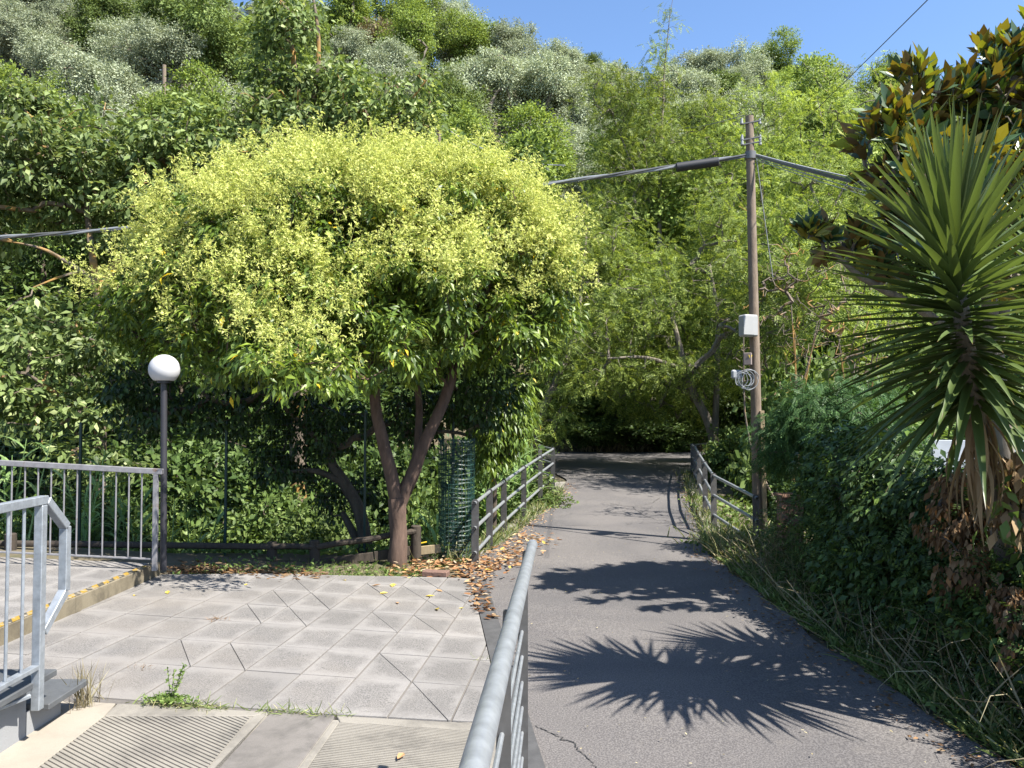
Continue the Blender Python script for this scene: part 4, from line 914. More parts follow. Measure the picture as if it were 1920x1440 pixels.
base = at(746, 1052, 9.05); base[2] = gz(base[0], base[1])
T1 = [(base + np.array([0, 0, -.1]), .125), (at(747, 1000, 9.05), .10), (at(744, 935, 9.05), .105)]
fork = at(745, 940, 9.05)
trunks = [([t[0] for t in T1], [t[1] for t in T1]), ([fork, at(728, 860, 9.0), at(706, 780, 8.95), at(694, 690, 9.0), at(670, 600, 9.1)], [.085, .075, .066, .058, .035]),
          ([fork + np.array([.02, .02, -.02]), at(778, 880, 9.1), at(812, 800, 9.15), at(842, 730, 9.2), at(870, 640, 9.3), at(880, 560, 9.3)], [.09, .08, .07, .065, .05, .03]),
          ([at(765, 905, 9.12), at(783, 850, 9.3), at(788, 780, 9.5), at(780, 700, 9.6), at(740, 600, 9.6)], [.05, .05, .045, .04, .025]),
          ([at(700, 730, 8.95), at(640, 715, 8.9), at(560, 690, 9.0), at(470, 650, 9.2), at(380, 610, 9.2)], [.04, .036, .032, .026, .015])]
def und(P):   # flat underside; crown also cut open so sun reaches the lamp globe
    px, py = proj(P.T); lim = np.interp(px, [170, 240, 300, 380, 480, 600, 700, 760, 860, 960, 1050, 1110], [640, 720, 780, 740, 735, 770, 780, 745, 725, 755, 700, 600]); dv = P - gc; al = np.maximum(dv @ np.array(sd), 0); return (py < lim - 14) & (py > 318 + (px > 500) * -14) & (np.linalg.norm(dv - al[:, None] * np.array(sd), axis=1) > .55)
tree('flowering_privet', 'large domed tree with yellow-green flower sprays and forked reddish trunk', 'tree', base, trunks, px_tree_lobes(priv), 1500, 46, .16, T_LANCE, .098, L['privet'], M['bark_red'], seed=21, lo=.62, droop=.7, extra=flowers, r_twig=.0045, tw=.55, seg=2, thin=und, up=.7, var=.4)
# hanging dark skirt of the same kind behind and left
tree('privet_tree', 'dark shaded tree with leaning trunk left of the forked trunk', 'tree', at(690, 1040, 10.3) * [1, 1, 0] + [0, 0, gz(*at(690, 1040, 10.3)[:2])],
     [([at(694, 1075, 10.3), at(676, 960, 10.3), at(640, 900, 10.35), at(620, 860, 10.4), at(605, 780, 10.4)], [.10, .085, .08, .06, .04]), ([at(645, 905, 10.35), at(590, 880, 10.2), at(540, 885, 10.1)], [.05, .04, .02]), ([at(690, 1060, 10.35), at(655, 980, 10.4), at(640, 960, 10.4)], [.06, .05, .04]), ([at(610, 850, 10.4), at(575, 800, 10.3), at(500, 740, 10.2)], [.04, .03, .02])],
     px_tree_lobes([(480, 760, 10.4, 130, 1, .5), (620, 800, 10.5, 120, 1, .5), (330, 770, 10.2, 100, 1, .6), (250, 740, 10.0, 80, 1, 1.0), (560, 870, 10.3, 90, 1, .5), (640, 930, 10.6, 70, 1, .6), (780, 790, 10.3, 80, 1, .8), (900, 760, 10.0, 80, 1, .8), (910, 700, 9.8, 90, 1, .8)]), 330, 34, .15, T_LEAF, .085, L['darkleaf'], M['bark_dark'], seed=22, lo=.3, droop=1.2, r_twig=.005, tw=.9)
tree('leaning_shrub', 'drooping yellow-green bush hanging over the left bridge railing', 'shrub', at(925, 960, 11.6) * [1, 1, 0] + [0, 0, gz(*at(925, 960, 11.6)[:2])],
     [([at(925, 1000, 11.6), at(930, 850, 11.5), at(940, 780, 11.4)], [.05, .035, .02])], px_tree_lobes([(940, 800, 11.0, 50, 1, 1.2), (915, 850, 10.8, 35, 1, 1.5), (960, 760, 11, 45, 1, 1)]), 150, 36, .13, T_LONG, .12, L['privet'], M['bark_dark'], seed=24, lo=.3, droop=1.3)
# ---- left walnut-like trees
def jitlobes(lst, k, rg, s=.5):
    out = list(lst)
    for l in lst:
        for i in range(k):
            u = unit(rg.normal(size=3)); out.append((l[0] + u[0] * l[3], l[1] + u[1] * l[4], l[2] + u[2] * l[5], l[3] * s * rg.uniform(.6, 1.1), l[4] * s, l[5] * s * rg.uniform(.6, 1.1)))
    return out
rgl = np.random.default_rng(77)
b0 = at(185, 1000, 12.6); b0[2] = gz(b0[0], b0[1])
tree('walnut_tree', 'broad large-leaved tree with orange lichen on bare limbs at left', 'tree', b0,
     [([b0 - [0, 0, .1], at(190, 760, 12.6), at(186, 545, 12.4), at(150, 505, 12.2), at(90, 468, 12.0), at(30, 455, 11.9)], [.11, .09, .055, .036, .026, .012]), ([at(186, 560, 12.4), at(172, 480, 12.3), at(165, 400, 12.4), at(150, 300, 12.8)], [.07, .055, .045, .02]),
      ([at(150, 508, 12.2), at(110, 520, 12.0), at(60, 540, 11.8)], [.022, .018, .008]), ([at(186, 545, 12.4), at(260, 430, 12.8), at(330, 330, 13)], [.08, .05, .03]), ([at(190, 800, 12.5), at(110, 740, 11.8), at(50, 700, 11.5)], [.06, .04, .02])],
     jitlobes(px_tree_lobes([(60, 275, 12.8, 110, 1, .7), (200, 275, 13, 110, 1, .7), (330, 255, 13.2, 90, 1, .7), (90, 340, 12.6, 130, 1.2, .7), (260, 340, 12.8, 130, 1.2, .7), (400, 310, 13.2, 100, 1, .8), (-60, 380, 12.6, 130, 1.2, 1), (60, 620, 12.0, 110, 1, .6), (10, 760, 11.6, 90, 1, .7), (150, 680, 12.2, 90, 1, .7), (250, 440, 12.8, 70, 1, .7), (190, 770, 12.0, 80, 1, .7), (120, 860, 11.6, 70, 1, .7), (215, 860, 12.0, 60, 1, .7)]), 2, rgl, .42), 660, 36, .27, T_LEAF, .135, L['walnut'], M['bark_lichen'], seed=41, lo=.3, droop=.55, r_twig=.007, tw=.8, up=.6, out=.5)
b0 = at(560, 1000, 14.5); b0[2] = gz(b0[0], b0[1])
tree('walnut_tree', 'taller large-leaved tree rising open above the flowering dome', 'tree', b0,
     [([b0 - [0, 0, .1], at(560, 600, 14.4), at(570, 330, 14.2), at(568, 205, 14), at(552, 150, 14), at(545, 60, 14), at(500, -60, 14)], [.18, .15, .10, .07, .055, .035, .015]), ([at(570, 260, 14.1), at(595, 160, 13.9), at(598, 60, 13.8), at(580, -40, 13.8)], [.06, .05, .035, .015]),
      ([at(572, 330, 14.2), at(660, 270, 13.8), at(730, 240, 13.5), at(800, 150, 13.3)], [.06, .045, .035, .012]), ([at(700, 260, 13.6), at(770, 225, 13.3), at(822, 245, 13.2)], [.03, .02, .012])],
     jitlobes(px_tree_lobes([(560, 60, 14, 70, 1, .9), (500, 140, 14, 45, 1, .9), (640, 150, 13.8, 50, 1, .9), (560, 240, 14, 120, 1.2, .7), (450, 270, 14, 90, 1.2, .7), (680, 240, 13.8, 90, 1.2, .8), (770, 180, 13.6, 60, 1, .9), (800, 250, 13.4, 50, 1, .8), (520, 330, 13.5, 90, 1, .6), (530, 20, 14, 40, 1, 1)]), 2, rgl, .45), 430, 28, .26, T_LEAF, .135, L['walnut'], M['bark_lichen'], seed=42, lo=.3, droop=.55, r_twig=.006, up=.6, out=.5)
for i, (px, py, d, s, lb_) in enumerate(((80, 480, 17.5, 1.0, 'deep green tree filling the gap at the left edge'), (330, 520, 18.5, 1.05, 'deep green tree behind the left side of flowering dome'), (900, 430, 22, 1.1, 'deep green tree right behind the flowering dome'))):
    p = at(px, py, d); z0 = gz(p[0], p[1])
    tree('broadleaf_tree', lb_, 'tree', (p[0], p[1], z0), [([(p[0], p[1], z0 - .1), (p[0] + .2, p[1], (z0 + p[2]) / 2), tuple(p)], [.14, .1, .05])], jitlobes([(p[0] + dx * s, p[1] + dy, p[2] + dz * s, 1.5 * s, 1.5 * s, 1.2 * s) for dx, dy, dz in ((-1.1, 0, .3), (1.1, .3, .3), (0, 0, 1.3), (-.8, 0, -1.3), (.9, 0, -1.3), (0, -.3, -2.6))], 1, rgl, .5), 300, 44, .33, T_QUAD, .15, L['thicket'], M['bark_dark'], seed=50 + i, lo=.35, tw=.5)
# ---- robinias
def robinia(base_px, d, label, lobes_, limbs, seed, ncl=360, per=11, size=.26, tw=.8):
    p = at(base_px, 900, d); z0 = gz(p[0], p[1])
    tr = [([(p[0], p[1], z0 - .1)] + [at(*q[0:3]) for q in limbs[0]], [.12] + [q[3] for q in limbs[0]])] + [([at(*q[0:3]) for q in l], [q[3] for q in l]) for l in limbs[1:]]
    return tree('robinia_tree', label, 'tree', (p[0], p[1], z0), tr, jitlobes(px_tree_lobes(lobes_), 2, rgl, .45), ncl, per, .36, T_PINN, size, L['robinia'], M['bark_grey'], seed=seed, lo=.3, droop=.3, r_twig=.006, tw=tw, up=.8, out=.35, group='feathery leaved trees beyond the bridge', var=.3)
robinia(1352, 18.6, 'feathery light green tree with crooked leaning trunk right of the bridge', [(1250, 560, 19, 120, 1, .7), (1150, 620, 18.5, 90, 1, .6), (1350, 480, 19.5, 100, 1, .9), (1230, 690, 18, 70, 1, .5), (1330, 700, 17.8, 60, 1, .6), (1120, 700, 18, 60, 1, .7), (1380, 640, 18.6, 50, 1, 1), (1430, 500, 15.5, 90, 1, .8), (1500, 560, 15, 90, 1, .8), (1400, 600, 16, 70, 1, .7), (1240, 740, 21, 110, 1, .5)],
        [[(1335, 800, 18.2, .11), (1300, 740, 18.0, .09), (1276, 670, 18, .07), (1262, 600, 18.2, .05)], [(1342, 830, 18.3, .08), (1345, 700, 18.4, .07), (1348, 600, 18.4, .06), (1330, 500, 18.5, .04)], [(1276, 690, 18, .05), (1210, 668, 17.8, .04), (1140, 672, 17.6, .02)]], 61, 760)
RB = 28.8 / 24
robinia(1240, 28.8, 'tall feathery tree with thin shoots reaching into the sky', [(1240, 210, 28.8, 90, 1, .8), (1160, 190, 28.6, 80, 1, .9), (1230, 120, 28.6, 25, 1, 1.8), (1252, 45, 28.6, 22, 1, 1.3), (1262, 10, 28.6, 16, 1, 1.2), (1215, 95, 28.6, 13, 1, 1), (1180, 330, 28.6, 110, 1, .9), (1290, 330, 28.6, 100, 1, .9), (1130, 420, 28, 80, 1, .9), (1110, 200, 28.6, 40, 1, .9)],
        [[(1240, 600, 28.6, .11), (1236, 400, 28.6, .08), (1240, 250, 28.6, .05), (1246, 120, 28.6, .025), (1256, 30, 28.6, .012), (1262, -10, 28.6, .006)], [(1238, 420, 28.6, .05), (1190, 320, 28.6, .035), (1150, 220, 28.6, .015)], [(1238, 380, 28.6, .05), (1300, 320, 28.6, .03), (1370, 260, 28.6, .015)]], 62, 560, size=.3)
robinia(1420, 28.9, 'feathery light green tree behind the utility pole top', [(1420, 270, 28.6, 90, 1, .9), (1350, 250, 28.6, 70, 1, .9), (1500, 250, 28.6, 80, 1, .9), (1440, 180, 28.6, 50, 1, .8), (1400, 400, 28.6, 120, 1, .9), (1510, 380, 28.6, 90, 1, 1), (1560, 200, 28.6, 50, 1, .9), (1330, 400, 28.6, 80, 1, 1), (1570, 110, 28.6, 14, 1, .8), (1650, 150, 28.6, 40, 1, 1)],
        [[(1420, 600, 28.9, .12), (1425, 450, 28.8, .08), (1430, 300, 28.7, .04)], [(1422, 470, 28.8, .06), (1500, 360, 28.7, .04), (1560, 240, 28.6, .02)], [(1424, 430, 28.8, .05), (1360, 330, 28.6, .03), (1320, 250, 28.6, .015)]], 63, 560, size=.3)
robinia(985, 19.0, 'feathery tree at the edge of the flowering dome left of road', [(1120, 520, 21, 90, 1, 1), (1070, 420, 21.5, 60, 1, 1.2), (1080, 600, 20.5, 80, 1, .8), (1040, 700, 19.5, 60, 1, .8), (1035, 770, 19, 50, 1, .9), (1000, 820, 18.5, 45, 1, .8), (1180, 480, 21, 80, 1, 1)],
        [[(1020, 760, 19.3, .1), (1080, 640, 20, .07), (1100, 430, 21, .03)], [(1080, 640, 20, .04), (1060, 560, 20.8, .03), (1030, 520, 20.6, .015)]], 64, 380)
robinia(1560, 17.5, 'feathery tree between the pole and brown magnolia', [(1540, 450, 17.5, 90, 1, 1), (1480, 560, 17, 80, 1, .9), (1600, 560, 17, 80, 1, 1), (1560, 330, 18, 80, 1, .9), (1640, 420, 18, 80, 1, 1.2), (1660, 640, 16, 80, 1, .8), (1460, 430, 17.5, 60, 1, 1)],
        [[(1606, 640, 17, .12), (1590, 560, 17, .1), (1568, 500, 17.2, .09), (1545, 420, 17.4, .06), (1520, 350, 17.6, .03)], [(1568, 505, 17.2, .05), (1520, 505, 17, .045), (1470, 480, 16.9, .03)], [(1545, 420, 17.4, .04), (1590, 340, 17.6, .025)]], 65, 420)
robinia(1475, 19.3, 'low spreading feathery tree shading the far end of the road', [(1200, 640, 22, 120, 1.2, .5), (1330, 620, 21, 120, 1.2, .6), (1420, 650, 20, 100, 1.2, .7), (1260, 690, 24, 110, 1.2, .5), (1150, 700, 23, 80, 1.2, .5), (1360, 700, 20, 60, 1, .6), (1440, 740, 18.5, 60, 1, .8)],
        [[(1470, 800, 19.3, .10), (1440, 720, 19.6, .08), (1380, 670, 20, .06), (1300, 650, 21, .045), (1200, 650, 22, .02)], [(1440, 720, 19.6, .05), (1430, 640, 19.8, .03)]], 66, 520, per=11)
p = at(1500, 700, 28.6); z0 = gz(p[0], p[1])
tree('evergreen_tree', 'dense dark tree added to shade the hollow behind the road end', 'tree', (p[0], p[1], z0), [([(p[0], p[1], z0 - .1), at(1490, 690, 28.4), at(1450, 620, 27.6), at(1380, 570, 26.8), at(1260, 570, 26.5), at(1150, 590, 26.5)], [.2, .17, .14, .1, .07, .03])], px_tree_lobes([(1400, 570, 26.5, 130, 1.3, .5), (1280, 570, 26.5, 140, 1.3, .5), (1160, 590, 26.5, 120, 1.3, .5), (1480, 610, 26, 100, 1.3, .6), (1080, 640, 26.5, 90, 1.2, .6)]), 420, 40, .32, T_LEAF, .15, L['thicket'], M['bark_dark'], seed=88, lo=.3, tw=.5)  # tree added behind the robinias to throw shade into the hollow
# bare twiggy shrub with orange twigs near the pole
rg = np.random.default_rng(9)
for i, (px, py, d, lb_, n) in enumerate(((1480, 600, 12.2, 'bare twiggy shrub with pale orange stems right of the pole', 150), (1590, 660, 11.0, 'bare lichen-covered twigs above the feathery hedge', 90))):
    c_ = at(px, py, d); z0 = gz(c_[0], c_[1]); root = empty('bare_shrub', (c_[0], c_[1], z0)); tag(root, lb_, 'shrub')
    tg_ = c_ + rg.normal(size=(n, 3)) * np.array([.42, .4, .75]); tr = []
    for k in range(5):
        q = c_ + rg.normal(size=3) * np.array([.3, .3, .35]); m_ = (np.array([c_[0], c_[1], z0]) + q) / 2 + rg.normal(size=3) * .12; tr.append(([(c_[0] + rg.normal() * .1, c_[1], z0 - .05), m_, q], [.022, .016, .010]))
    skeleton(tr, tg_, rg, r_twig=.0042, jitter=.35, seg=4).build('stems', M['bark_lichen'], root)
# ---- right side hedge masses
def mass(name, label, cat, base, lobes_, ncl, per, rad, T, size, lm, seed, bark='bark_dark', droop=.5, up=.5, out=.7, lo=.5, tw=.3, extra=None, var=.35):
    base = W_(base); tr = [([base - [0, 0, .1], base + [0, 0, .5], W_(lobes_[0][:3])], [.05, .04, .02])]
    return tree(name, label, cat, base, tr, lobes_, ncl, per, rad, T, size, L[lm], M[bark], seed=seed, lo=lo, droop=droop, up=up, out=out, tw=tw, r_twig=.004, extra=extra, var=var)
G_ = lambda x, y: (x, y, gz(x, y))
mass('feathery_hedge', 'rounded dark feathery hedge right of the utility pole', 'hedge', G_(3.9, 9.4), px_tree_lobes([(1560, 800, 9.2, 100, 1, .75), (1470, 820, 9.5, 65, 1, 1.0), (1640, 810, 8.8, 80, 1, .85), (1540, 765, 9.3, 80, 1, .8), (1620, 760, 9.1, 70, 1, .8), (1600, 880, 9, 90, 1, .7), (1450, 860, 9.8, 30, 1, 1.2)]), 620, 15, .13, T_PINN, .13, 'feather', 71, droop=.9, out=.4)
mass('ivy_hedge', 'dense dark ivy hedge behind the brown pillar', 'hedge', G_(3.45, 7.9), [(3.75, 8.5, .7, .4, .5, .75), (3.42, 7.7, .7, .36, .5, .95), (3.3, 7.1, 1.1, .4, .5, .6), (3.4, 8.0, 1.15, .4, .5, .5), (3.0, 6.9, .4, .3, .4, .5)], 720, 34, .12, T_LEAF, .066, 'ivy', 72, droop=.9, var=.6)
mass('ivy_hedge', 'dense ivy hedge with dark hollows left of the brown vine', 'hedge', G_(3.3, 6.3), [(3.1, 6.6, .7, .42, .5, .85), (3.05, 6.0, .6, .4, .5, .8), (3.15, 6.3, 1.2, .36, .4, .4), (2.8, 6.3, .3, .26, .5, .4), (3.2, 5.7, 1.0, .3, .4, .45)], 640, 34, .11, T_LEAF, .062, 'ivy', 73, droop=.9, var=.6)
mass('ivy_hedge', 'low shaded ivy bank below the spiky plant', 'hedge', G_(3.3, 5.0), [(3.1, 5.4, .45, .38, .5, .5), (3.05, 4.7, .45, .38, .5, .5), (3.05, 4.0, .3, .34, .5, .42), (3.0, 3.3, .25, .3, .5, .38), (3.3, 4.6, .9, .25, .6, .4)], 560, 34, .10, T_LEAF, .055, 'ivy', 74, droop=.9, var=.6)
mass('dead_vine', 'dried orange-brown vine leaves hanging on the hedge at right', 'vine', G_(3.1, 5.25), [(2.95, 5.15, 1.05, .2, .3, .18), (2.85, 4.95, .85, .14, .25, .25), (2.9, 5.0, .6, .08, .15, .2), (3.1, 5.2, 1.25, .22, .3, .14), (3.1, 4.7, 1.25, .15, .25, .15)], 150, 14, .08, T_LEAF, .065, 'dead', 75, droop=1.6, tw=.6)
mass('dead_vine', 'rust-red dry leaves low beside the wire fence at right', 'vine', G_(3.1, 4.7), [(2.82, 4.42, .72, .09, .14, .08), (2.78, 4.35, .5, .04, .06, .2)], 34, 14, .05, T_LEAF, .05, 'dead', 76, droop=1.6, tw=.9)
mass('dead_vine', 'curtain of pale dry leaves hanging under the spiky crown', 'vine', G_(3.2, 4.7), [(2.98, 4.5, 1.42, .22, .2, .16), (3.12, 4.55, 1.25, .2, .2, .2), (2.9, 4.42, 1.2, .1, .12, .14)], 60, 12, .09, T_LEAF, .09, 'yucca_old', 78, droop=1.8, tw=.8)
mass('trailing_ivy', 'large pale ivy leaves hanging among dry stalks at right edge', 'vine', G_(3.1, 4.45), [(2.86, 4.35, 1.22, .16, .2, .2), (2.98, 4.4, .95, .14, .2, .18)], 26, 4, .12, T_LEAF, .11, 'shrub', 77, droop=1.2)
# brown pillar
pp = at(1480, 1000, 9.0); pl = MB().prism([(pp[0] - .12, pp[1] - .11), (pp[0] + .12, pp[1] - .13), (pp[0] + .14, pp[1] + .11), (pp[0] - .10, pp[1] + .13)], -.15, at(1480, 930, 9.0)[2], .008).box((pp[0] + .01, pp[1], at(1480, 930, 9)[2] + .012), (.30, .29, .03), None, .004).build('masonry_pillar', M['pillar'])
tag(pl, 'weathered reddish brown masonry pillar half hidden by ivy', 'pillar')
pw = MB().prism([(5.0, 9.2), (6.8, 8.8), (6.82, 8.9), (5.02, 9.3)], -.2, 1.42).build('garden_wall', M['bluewhite']); tag(pw, 'pale bluish garden wall glimpsed behind the brown vine', 'wall')
# wire fence at right
wn = empty('garden_fence', (3.42, 4.2, .1)); tag(wn, 'thin wire garden fence behind brown leaves at the right edge', 'fence')
b = MB()
for k in range(34): y_ = 3.2 + k * .06; b.tube([(3.02 + (y_ - 3) * .08, y_, .1), (3.02 + (y_ - 3) * .08, y_, 1.15)], .0012, 3, False)
for k in range(12): b.tube([(3.035, 3.2, .1 + k * .095), (3.2, 5.2, .1 + k * .095)], .0012, 3, False)
b.build('wire_mesh', M['wirelite'], wn); MB().tube([(3.12, 4.3, 0), (3.12, 4.3, 1.2)], .018, 8).build('post', M['oldwood'], wn)
# ---- yucca
def blade(lenw, wid, bend, seg=7):
    V = []; F = []
    for i in range(seg + 1):
        t = i / seg; x = lenw * (t - .16 * bend * t * t); z = -lenw * bend * .5 * t ** 2.2; ww = wid * (.5 + .5 * min(1, t * 6)) * (1 - t ** 3) * (1 - .25 * t); ww = max(ww, .0008)
        V += [(x, ww, z + ww * .55), (x, 0, z), (x, -ww, z + ww * .55)]
    for i in range(seg): k = 3 * i; F += [(k, k + 1, k + 4, k + 3), (k + 1, k + 2, k + 5, k + 4)]
    return V, F
YM = {}
for nm, bends, mt in (('g', (.03, .10, .20, .36), 'yucca'), ('d', (.7, 1.0), 'yucca_old')):
    for i, bd_ in enumerate(bends):
        V, F = blade(  .80 if nm == 'g' else .5, .0285 if nm == 'g' else .016, bd_); me = bpy.data.meshes.new('leaf'); me.from_pydata(V, [], F); me.materials.append(L[mt]); me.polygons.foreach_set('use_smooth', np.ones(len(me.polygons), bool)); me.update(); YM[(nm, i)] = me
def yucca(name, label, foot, p0, p1, n, seed, s=1.0, dead=30):
    rg = np.random.default_rng(seed); foot, p0, p1 = W_(foot), W_(p0), W_(p1); root = empty(name, tuple(foot)); tag(root, label, 'yucca')
    ax = unit(p1 - p0)
    MB().tube([foot - [0, 0, .1], (foot + p0) / 2 + [.03, 0, 0], p0, (p0 + p1) / 2, p1], [.06, .058, .055, .045, .03], 12).build('trunk', M['bark_grey'], root, smooth=True)
    for i in range(n + dead):
        isd = i >= n; t = (i / n) if not isd else rg.uniform(-.3, .05)
        pos = p0 + (p1 - p0) * t; az = i * 2.39996 + rg.normal() * .12
        el = -27 + 50 * t + 62 * max(0, (t - .35) / .65) ** 1.6 if not isd else rg.uniform(-85, -50); el = R(el + rg.normal() * 5)
        h = np.array([math.cos(az), math.sin(az), 0]); up_ = ax; d = unit(h * math.cos(el) + up_ * math.sin(el)); sdv = unit(np.cross(np.array([0, 0, 1.]) if abs(d[2]) < .97 else h, d)); nn_ = np.cross(d, sdv)
        k = min(3, int(max(0, (1 - t) * 3.2) + rg.uniform(0, .9))) if not isd else int(rg.integers(2)); me = YM[('g' if not isd else 'd', k)]
        ln = s * rg.uniform(.85, 1.1) * (1 - .25 * max(0, t - .8) / .2)
        o = bpy.data.objects.new('leaf' if not isd else 'dry_leaf', me); COL.objects.link(o); o.parent = root
        m_ = Matrix(((d[0] * ln, sdv[0] * ln, nn_[0] * ln, pos[0] - foot[0]), (d[1] * ln, sdv[1] * ln, nn_[1] * ln, pos[1] - foot[1]), (d[2] * ln, sdv[2] * ln, nn_[2] * ln, pos[2] - foot[2]), (0, 0, 0, 1)))
        m_.translation = m_.translation + Vector(h * .03); o.matrix_local = m_
    return root
yp0 = at(1828, 765, 4.42); yp1 = at(1778, 415, 4.32)
yucca('yucca', 'tall spiky yucca with long sword leaves leaning over the verge', (3.45, 5.3, 0), yp0, yp1, 299, 91, 1.04, 34)
yucca('yucca', 'second spiky yucca cut off by the right edge of the picture', (3.8, 4.9, 0), at(2010, 680, 4.9), at(1985, 470, 4.85), 150, 92, .9, 10)
# ---- magnolia
def rosette(rg):
    pass
mg = empty('magnolia_tree', (4.6, 7.2, 0)); tag(mg, 'magnolia with glossy leaves and rust-brown undersides behind the yucca', 'tree')
rg = np.random.default_rng(17)
ml = [lobe(*a) for a in ((1710, 300, 6.6, 80, 1, 1.0), (1800, 230, 6.8, 100, 1, 1.0), (1720, 200, 6.7, 70, 1, 1.1), (1680, 270, 6.5, 80, 1, 1), (1850, 130, 6.9, 60, 1, 1), (1760, 350, 6.2, 110, 1.2, 1), (1850, 420, 6.3, 130, 1.2, 1), (1900, 180, 6.8, 100, 1, 1.2), (1880, 330, 7, 130, 1, 1.2), (1760, 420, 7.0, 110, 1, 1.1), (1990, 250, 6.8, 150, 1, 1.3), (1640, 240, 6.7, 40, 1, 1.2), (1930, 90, 6.9, 60, 1, .8), (1950, 450, 7, 120, 1, 1))]
P, O, r_ = lobes_points(ml, 560, rg, .4)
br = [lobe(*a) for a in ((1600, 460, 6.9, 45, 1, .6), (1545, 455, 6.9, 40, 1, .6), (1640, 510, 7, 40, 1, .6), (1520, 440, 6.9, 25, 1, .8))]
P2, O2, _ = lobes_points(br, 34, rg, .3); P = np.concatenate([P, P2]); O = np.concatenate([O, O2])
mt_ = [([(4.6, 7.2, -.1), (4.5, 7.1, 1.5), (4.35, 7.0, 2.8), (4.2, 6.9, 3.8)], [.12, .10, .07, .03]), ([(4.5, 7.1, 1.8), (3.9, 7.0, 2.6), (3.1, 6.95, 3.0), tuple(at(1560, 470, 6.9))], [.06, .045, .03, .015]), ([(4.4, 7, 2.4), (4.6, 6.9, 3.6), (4.5, 6.8, 4.4)], [.06, .04, .02])]
skeleton(mt_, P, rg, r_twig=.006, jitter=.15).build('trunk', M['bark_grey'], mg, smooth=True)
T_MAG = (np.array([(0, 0, 0), (.22, .15, .02), (.6, .2, .05), (1, 0, .02), (.6, -.2, .05), (.22, -.15, .02), (.3, 0, -.01), (.65, 0, .01)]), np.array([(0, 6, 1), (1, 6, 7), (1, 7, 2), (2, 7, 3), (0, 5, 6), (5, 7, 6), (5, 4, 7), (4, 3, 7)]))
me_m = bpy.data.meshes.new('leaf'); me_m.from_pydata([tuple(v) for v in T_MAG[0]], [], [tuple(int(q) for q in f) for f in T_MAG[1]]); me_m.materials.append(L['magnolia']); me_m.update()
LP, LA, LN = [], [], []
for p, o_ in zip(P, O):
    axs = unit(o_ + np.array([0, -.15, .8]) + rg.normal(size=3) * .3); u = unit(np.cross(axs, rg.normal(size=3))); v = np.cross(axs, u)
    for k in range(9):
        a = k * 2.4 + rg.normal() * .2; e = rg.uniform(.25, 1.05); rad_ = u * math.cos(a) + v * math.sin(a); d = unit(axs * math.cos(e) + rad_ * math.sin(e)); LP.append(p + axs * (.05 - .012 * k)); LA.append(d); LN.append(unit(axs * math.sin(e) - rad_ * math.cos(e)))
LP, LA, LN = map(np.array, (LP, LA, LN)); LS = rg.uniform(.14, .215, len(LP))
dist_ = LP[:, 1]; pxs = np.array([proj(p)[0] for p in LP]); score = dist_ + (pxs > 1915) * 50; order = np.argsort(score)
for j in order[:290]:
    d = LA[j]; n2 = LN[j]; s2 = np.cross(n2, d); o = bpy.data.objects.new('leaf', me_m); COL.objects.link(o); o.parent = mg; s_ = LS[j]; p = LP[j] - np.array([4.6, 7.2, 0])
    o.matrix_local = Matrix(((d[0] * s_, s2[0] * s_, n2[0] * s_, p[0]), (d[1] * s_, s2[1] * s_, n2[1] * s_, p[1]), (d[2] * s_, s2[2] * s_, n2[2] * s_, p[2]), (0, 0, 0, 1)))
rest = order[290:]; v, f = place(T_MAG, LP[rest], LA[rest], LN[rest], LS[rest]); o = link('foliage', arr_mesh('foliage', v, f, L['magnolia']), mg); o['kind'] = 'stuff'
# ---- reeds
def reed(px, py_, d, h, n, lb_, seed):
    rg = np.random.default_rng(seed); x = at(px, 1000, d)[0]; z0 = gz(x, d); root = empty('reed_clump', (x, d, z0)); tag(root, lb_, 'reeds', 'giant reeds beside the ditch')
    b = MB(); Pn, An = [], []
    for k in range(n):
        a = rg.uniform(0, 6.28); r0 = rg.uniform(0, .25); ln = rg.normal(size=2) * .18; hh = h * rg.uniform(.7, 1.1); s0 = np.array([x + r0 * math.cos(a), d + r0 * math.sin(a), z0 - .05]); s1 = s0 + np.array([ln[0], ln[1], hh]); b.tube([s0, (s0 + s1) / 2 + [0, 0, .05], s1], [.012, .010, .005], 5)
        for j in range(9):
            t = .25 + .75 * j / 9; Pn.append(s0 + (s1 - s0) * t); az = j * math.pi + a + rg.normal() * .5; An.append([math.cos(az) * .8, math.sin(az) * .8, .9])
    b.build('stalk', M['plank'] if False else L['reed'], root)
    Pn, An = np.array(Pn), np.array(An); v, f = place(T_REED, Pn, An, np.array([0, 0, 1.]) - An * .3, rg.uniform(.4, .7, len(Pn))); link('leaves', arr_mesh('leaves', v, f, L['reed']), root)
for i, a in enumerate(((20, 0, 10.2, 1.5, 5, 'reed clump with broad blades behind the leftmost balusters'), (155, 0, 10.3, 1.35, 6, 'reed clump behind the middle of the balustrade'), (240, 0, 10.6, 1.3, 5, 'reed clump beside the balustrade end post'), (350, 0, 11, 1.5, 4, 'reed clump right of the lamp post'), (800, 0, 11.2, 1.6, 7, 'reed clump left of the green mesh roll'), (930, 0, 12.6, 2.2, 9, 'tall arching reeds behind the bridge railing'), (890, 0, 12.2, 2.4, 8, 'tall arching reeds behind the mesh roll'), (975, 0, 14.2, 2.0, 6, 'arching reeds near the far end of the left railing'))): reed(*a, 200 + i)
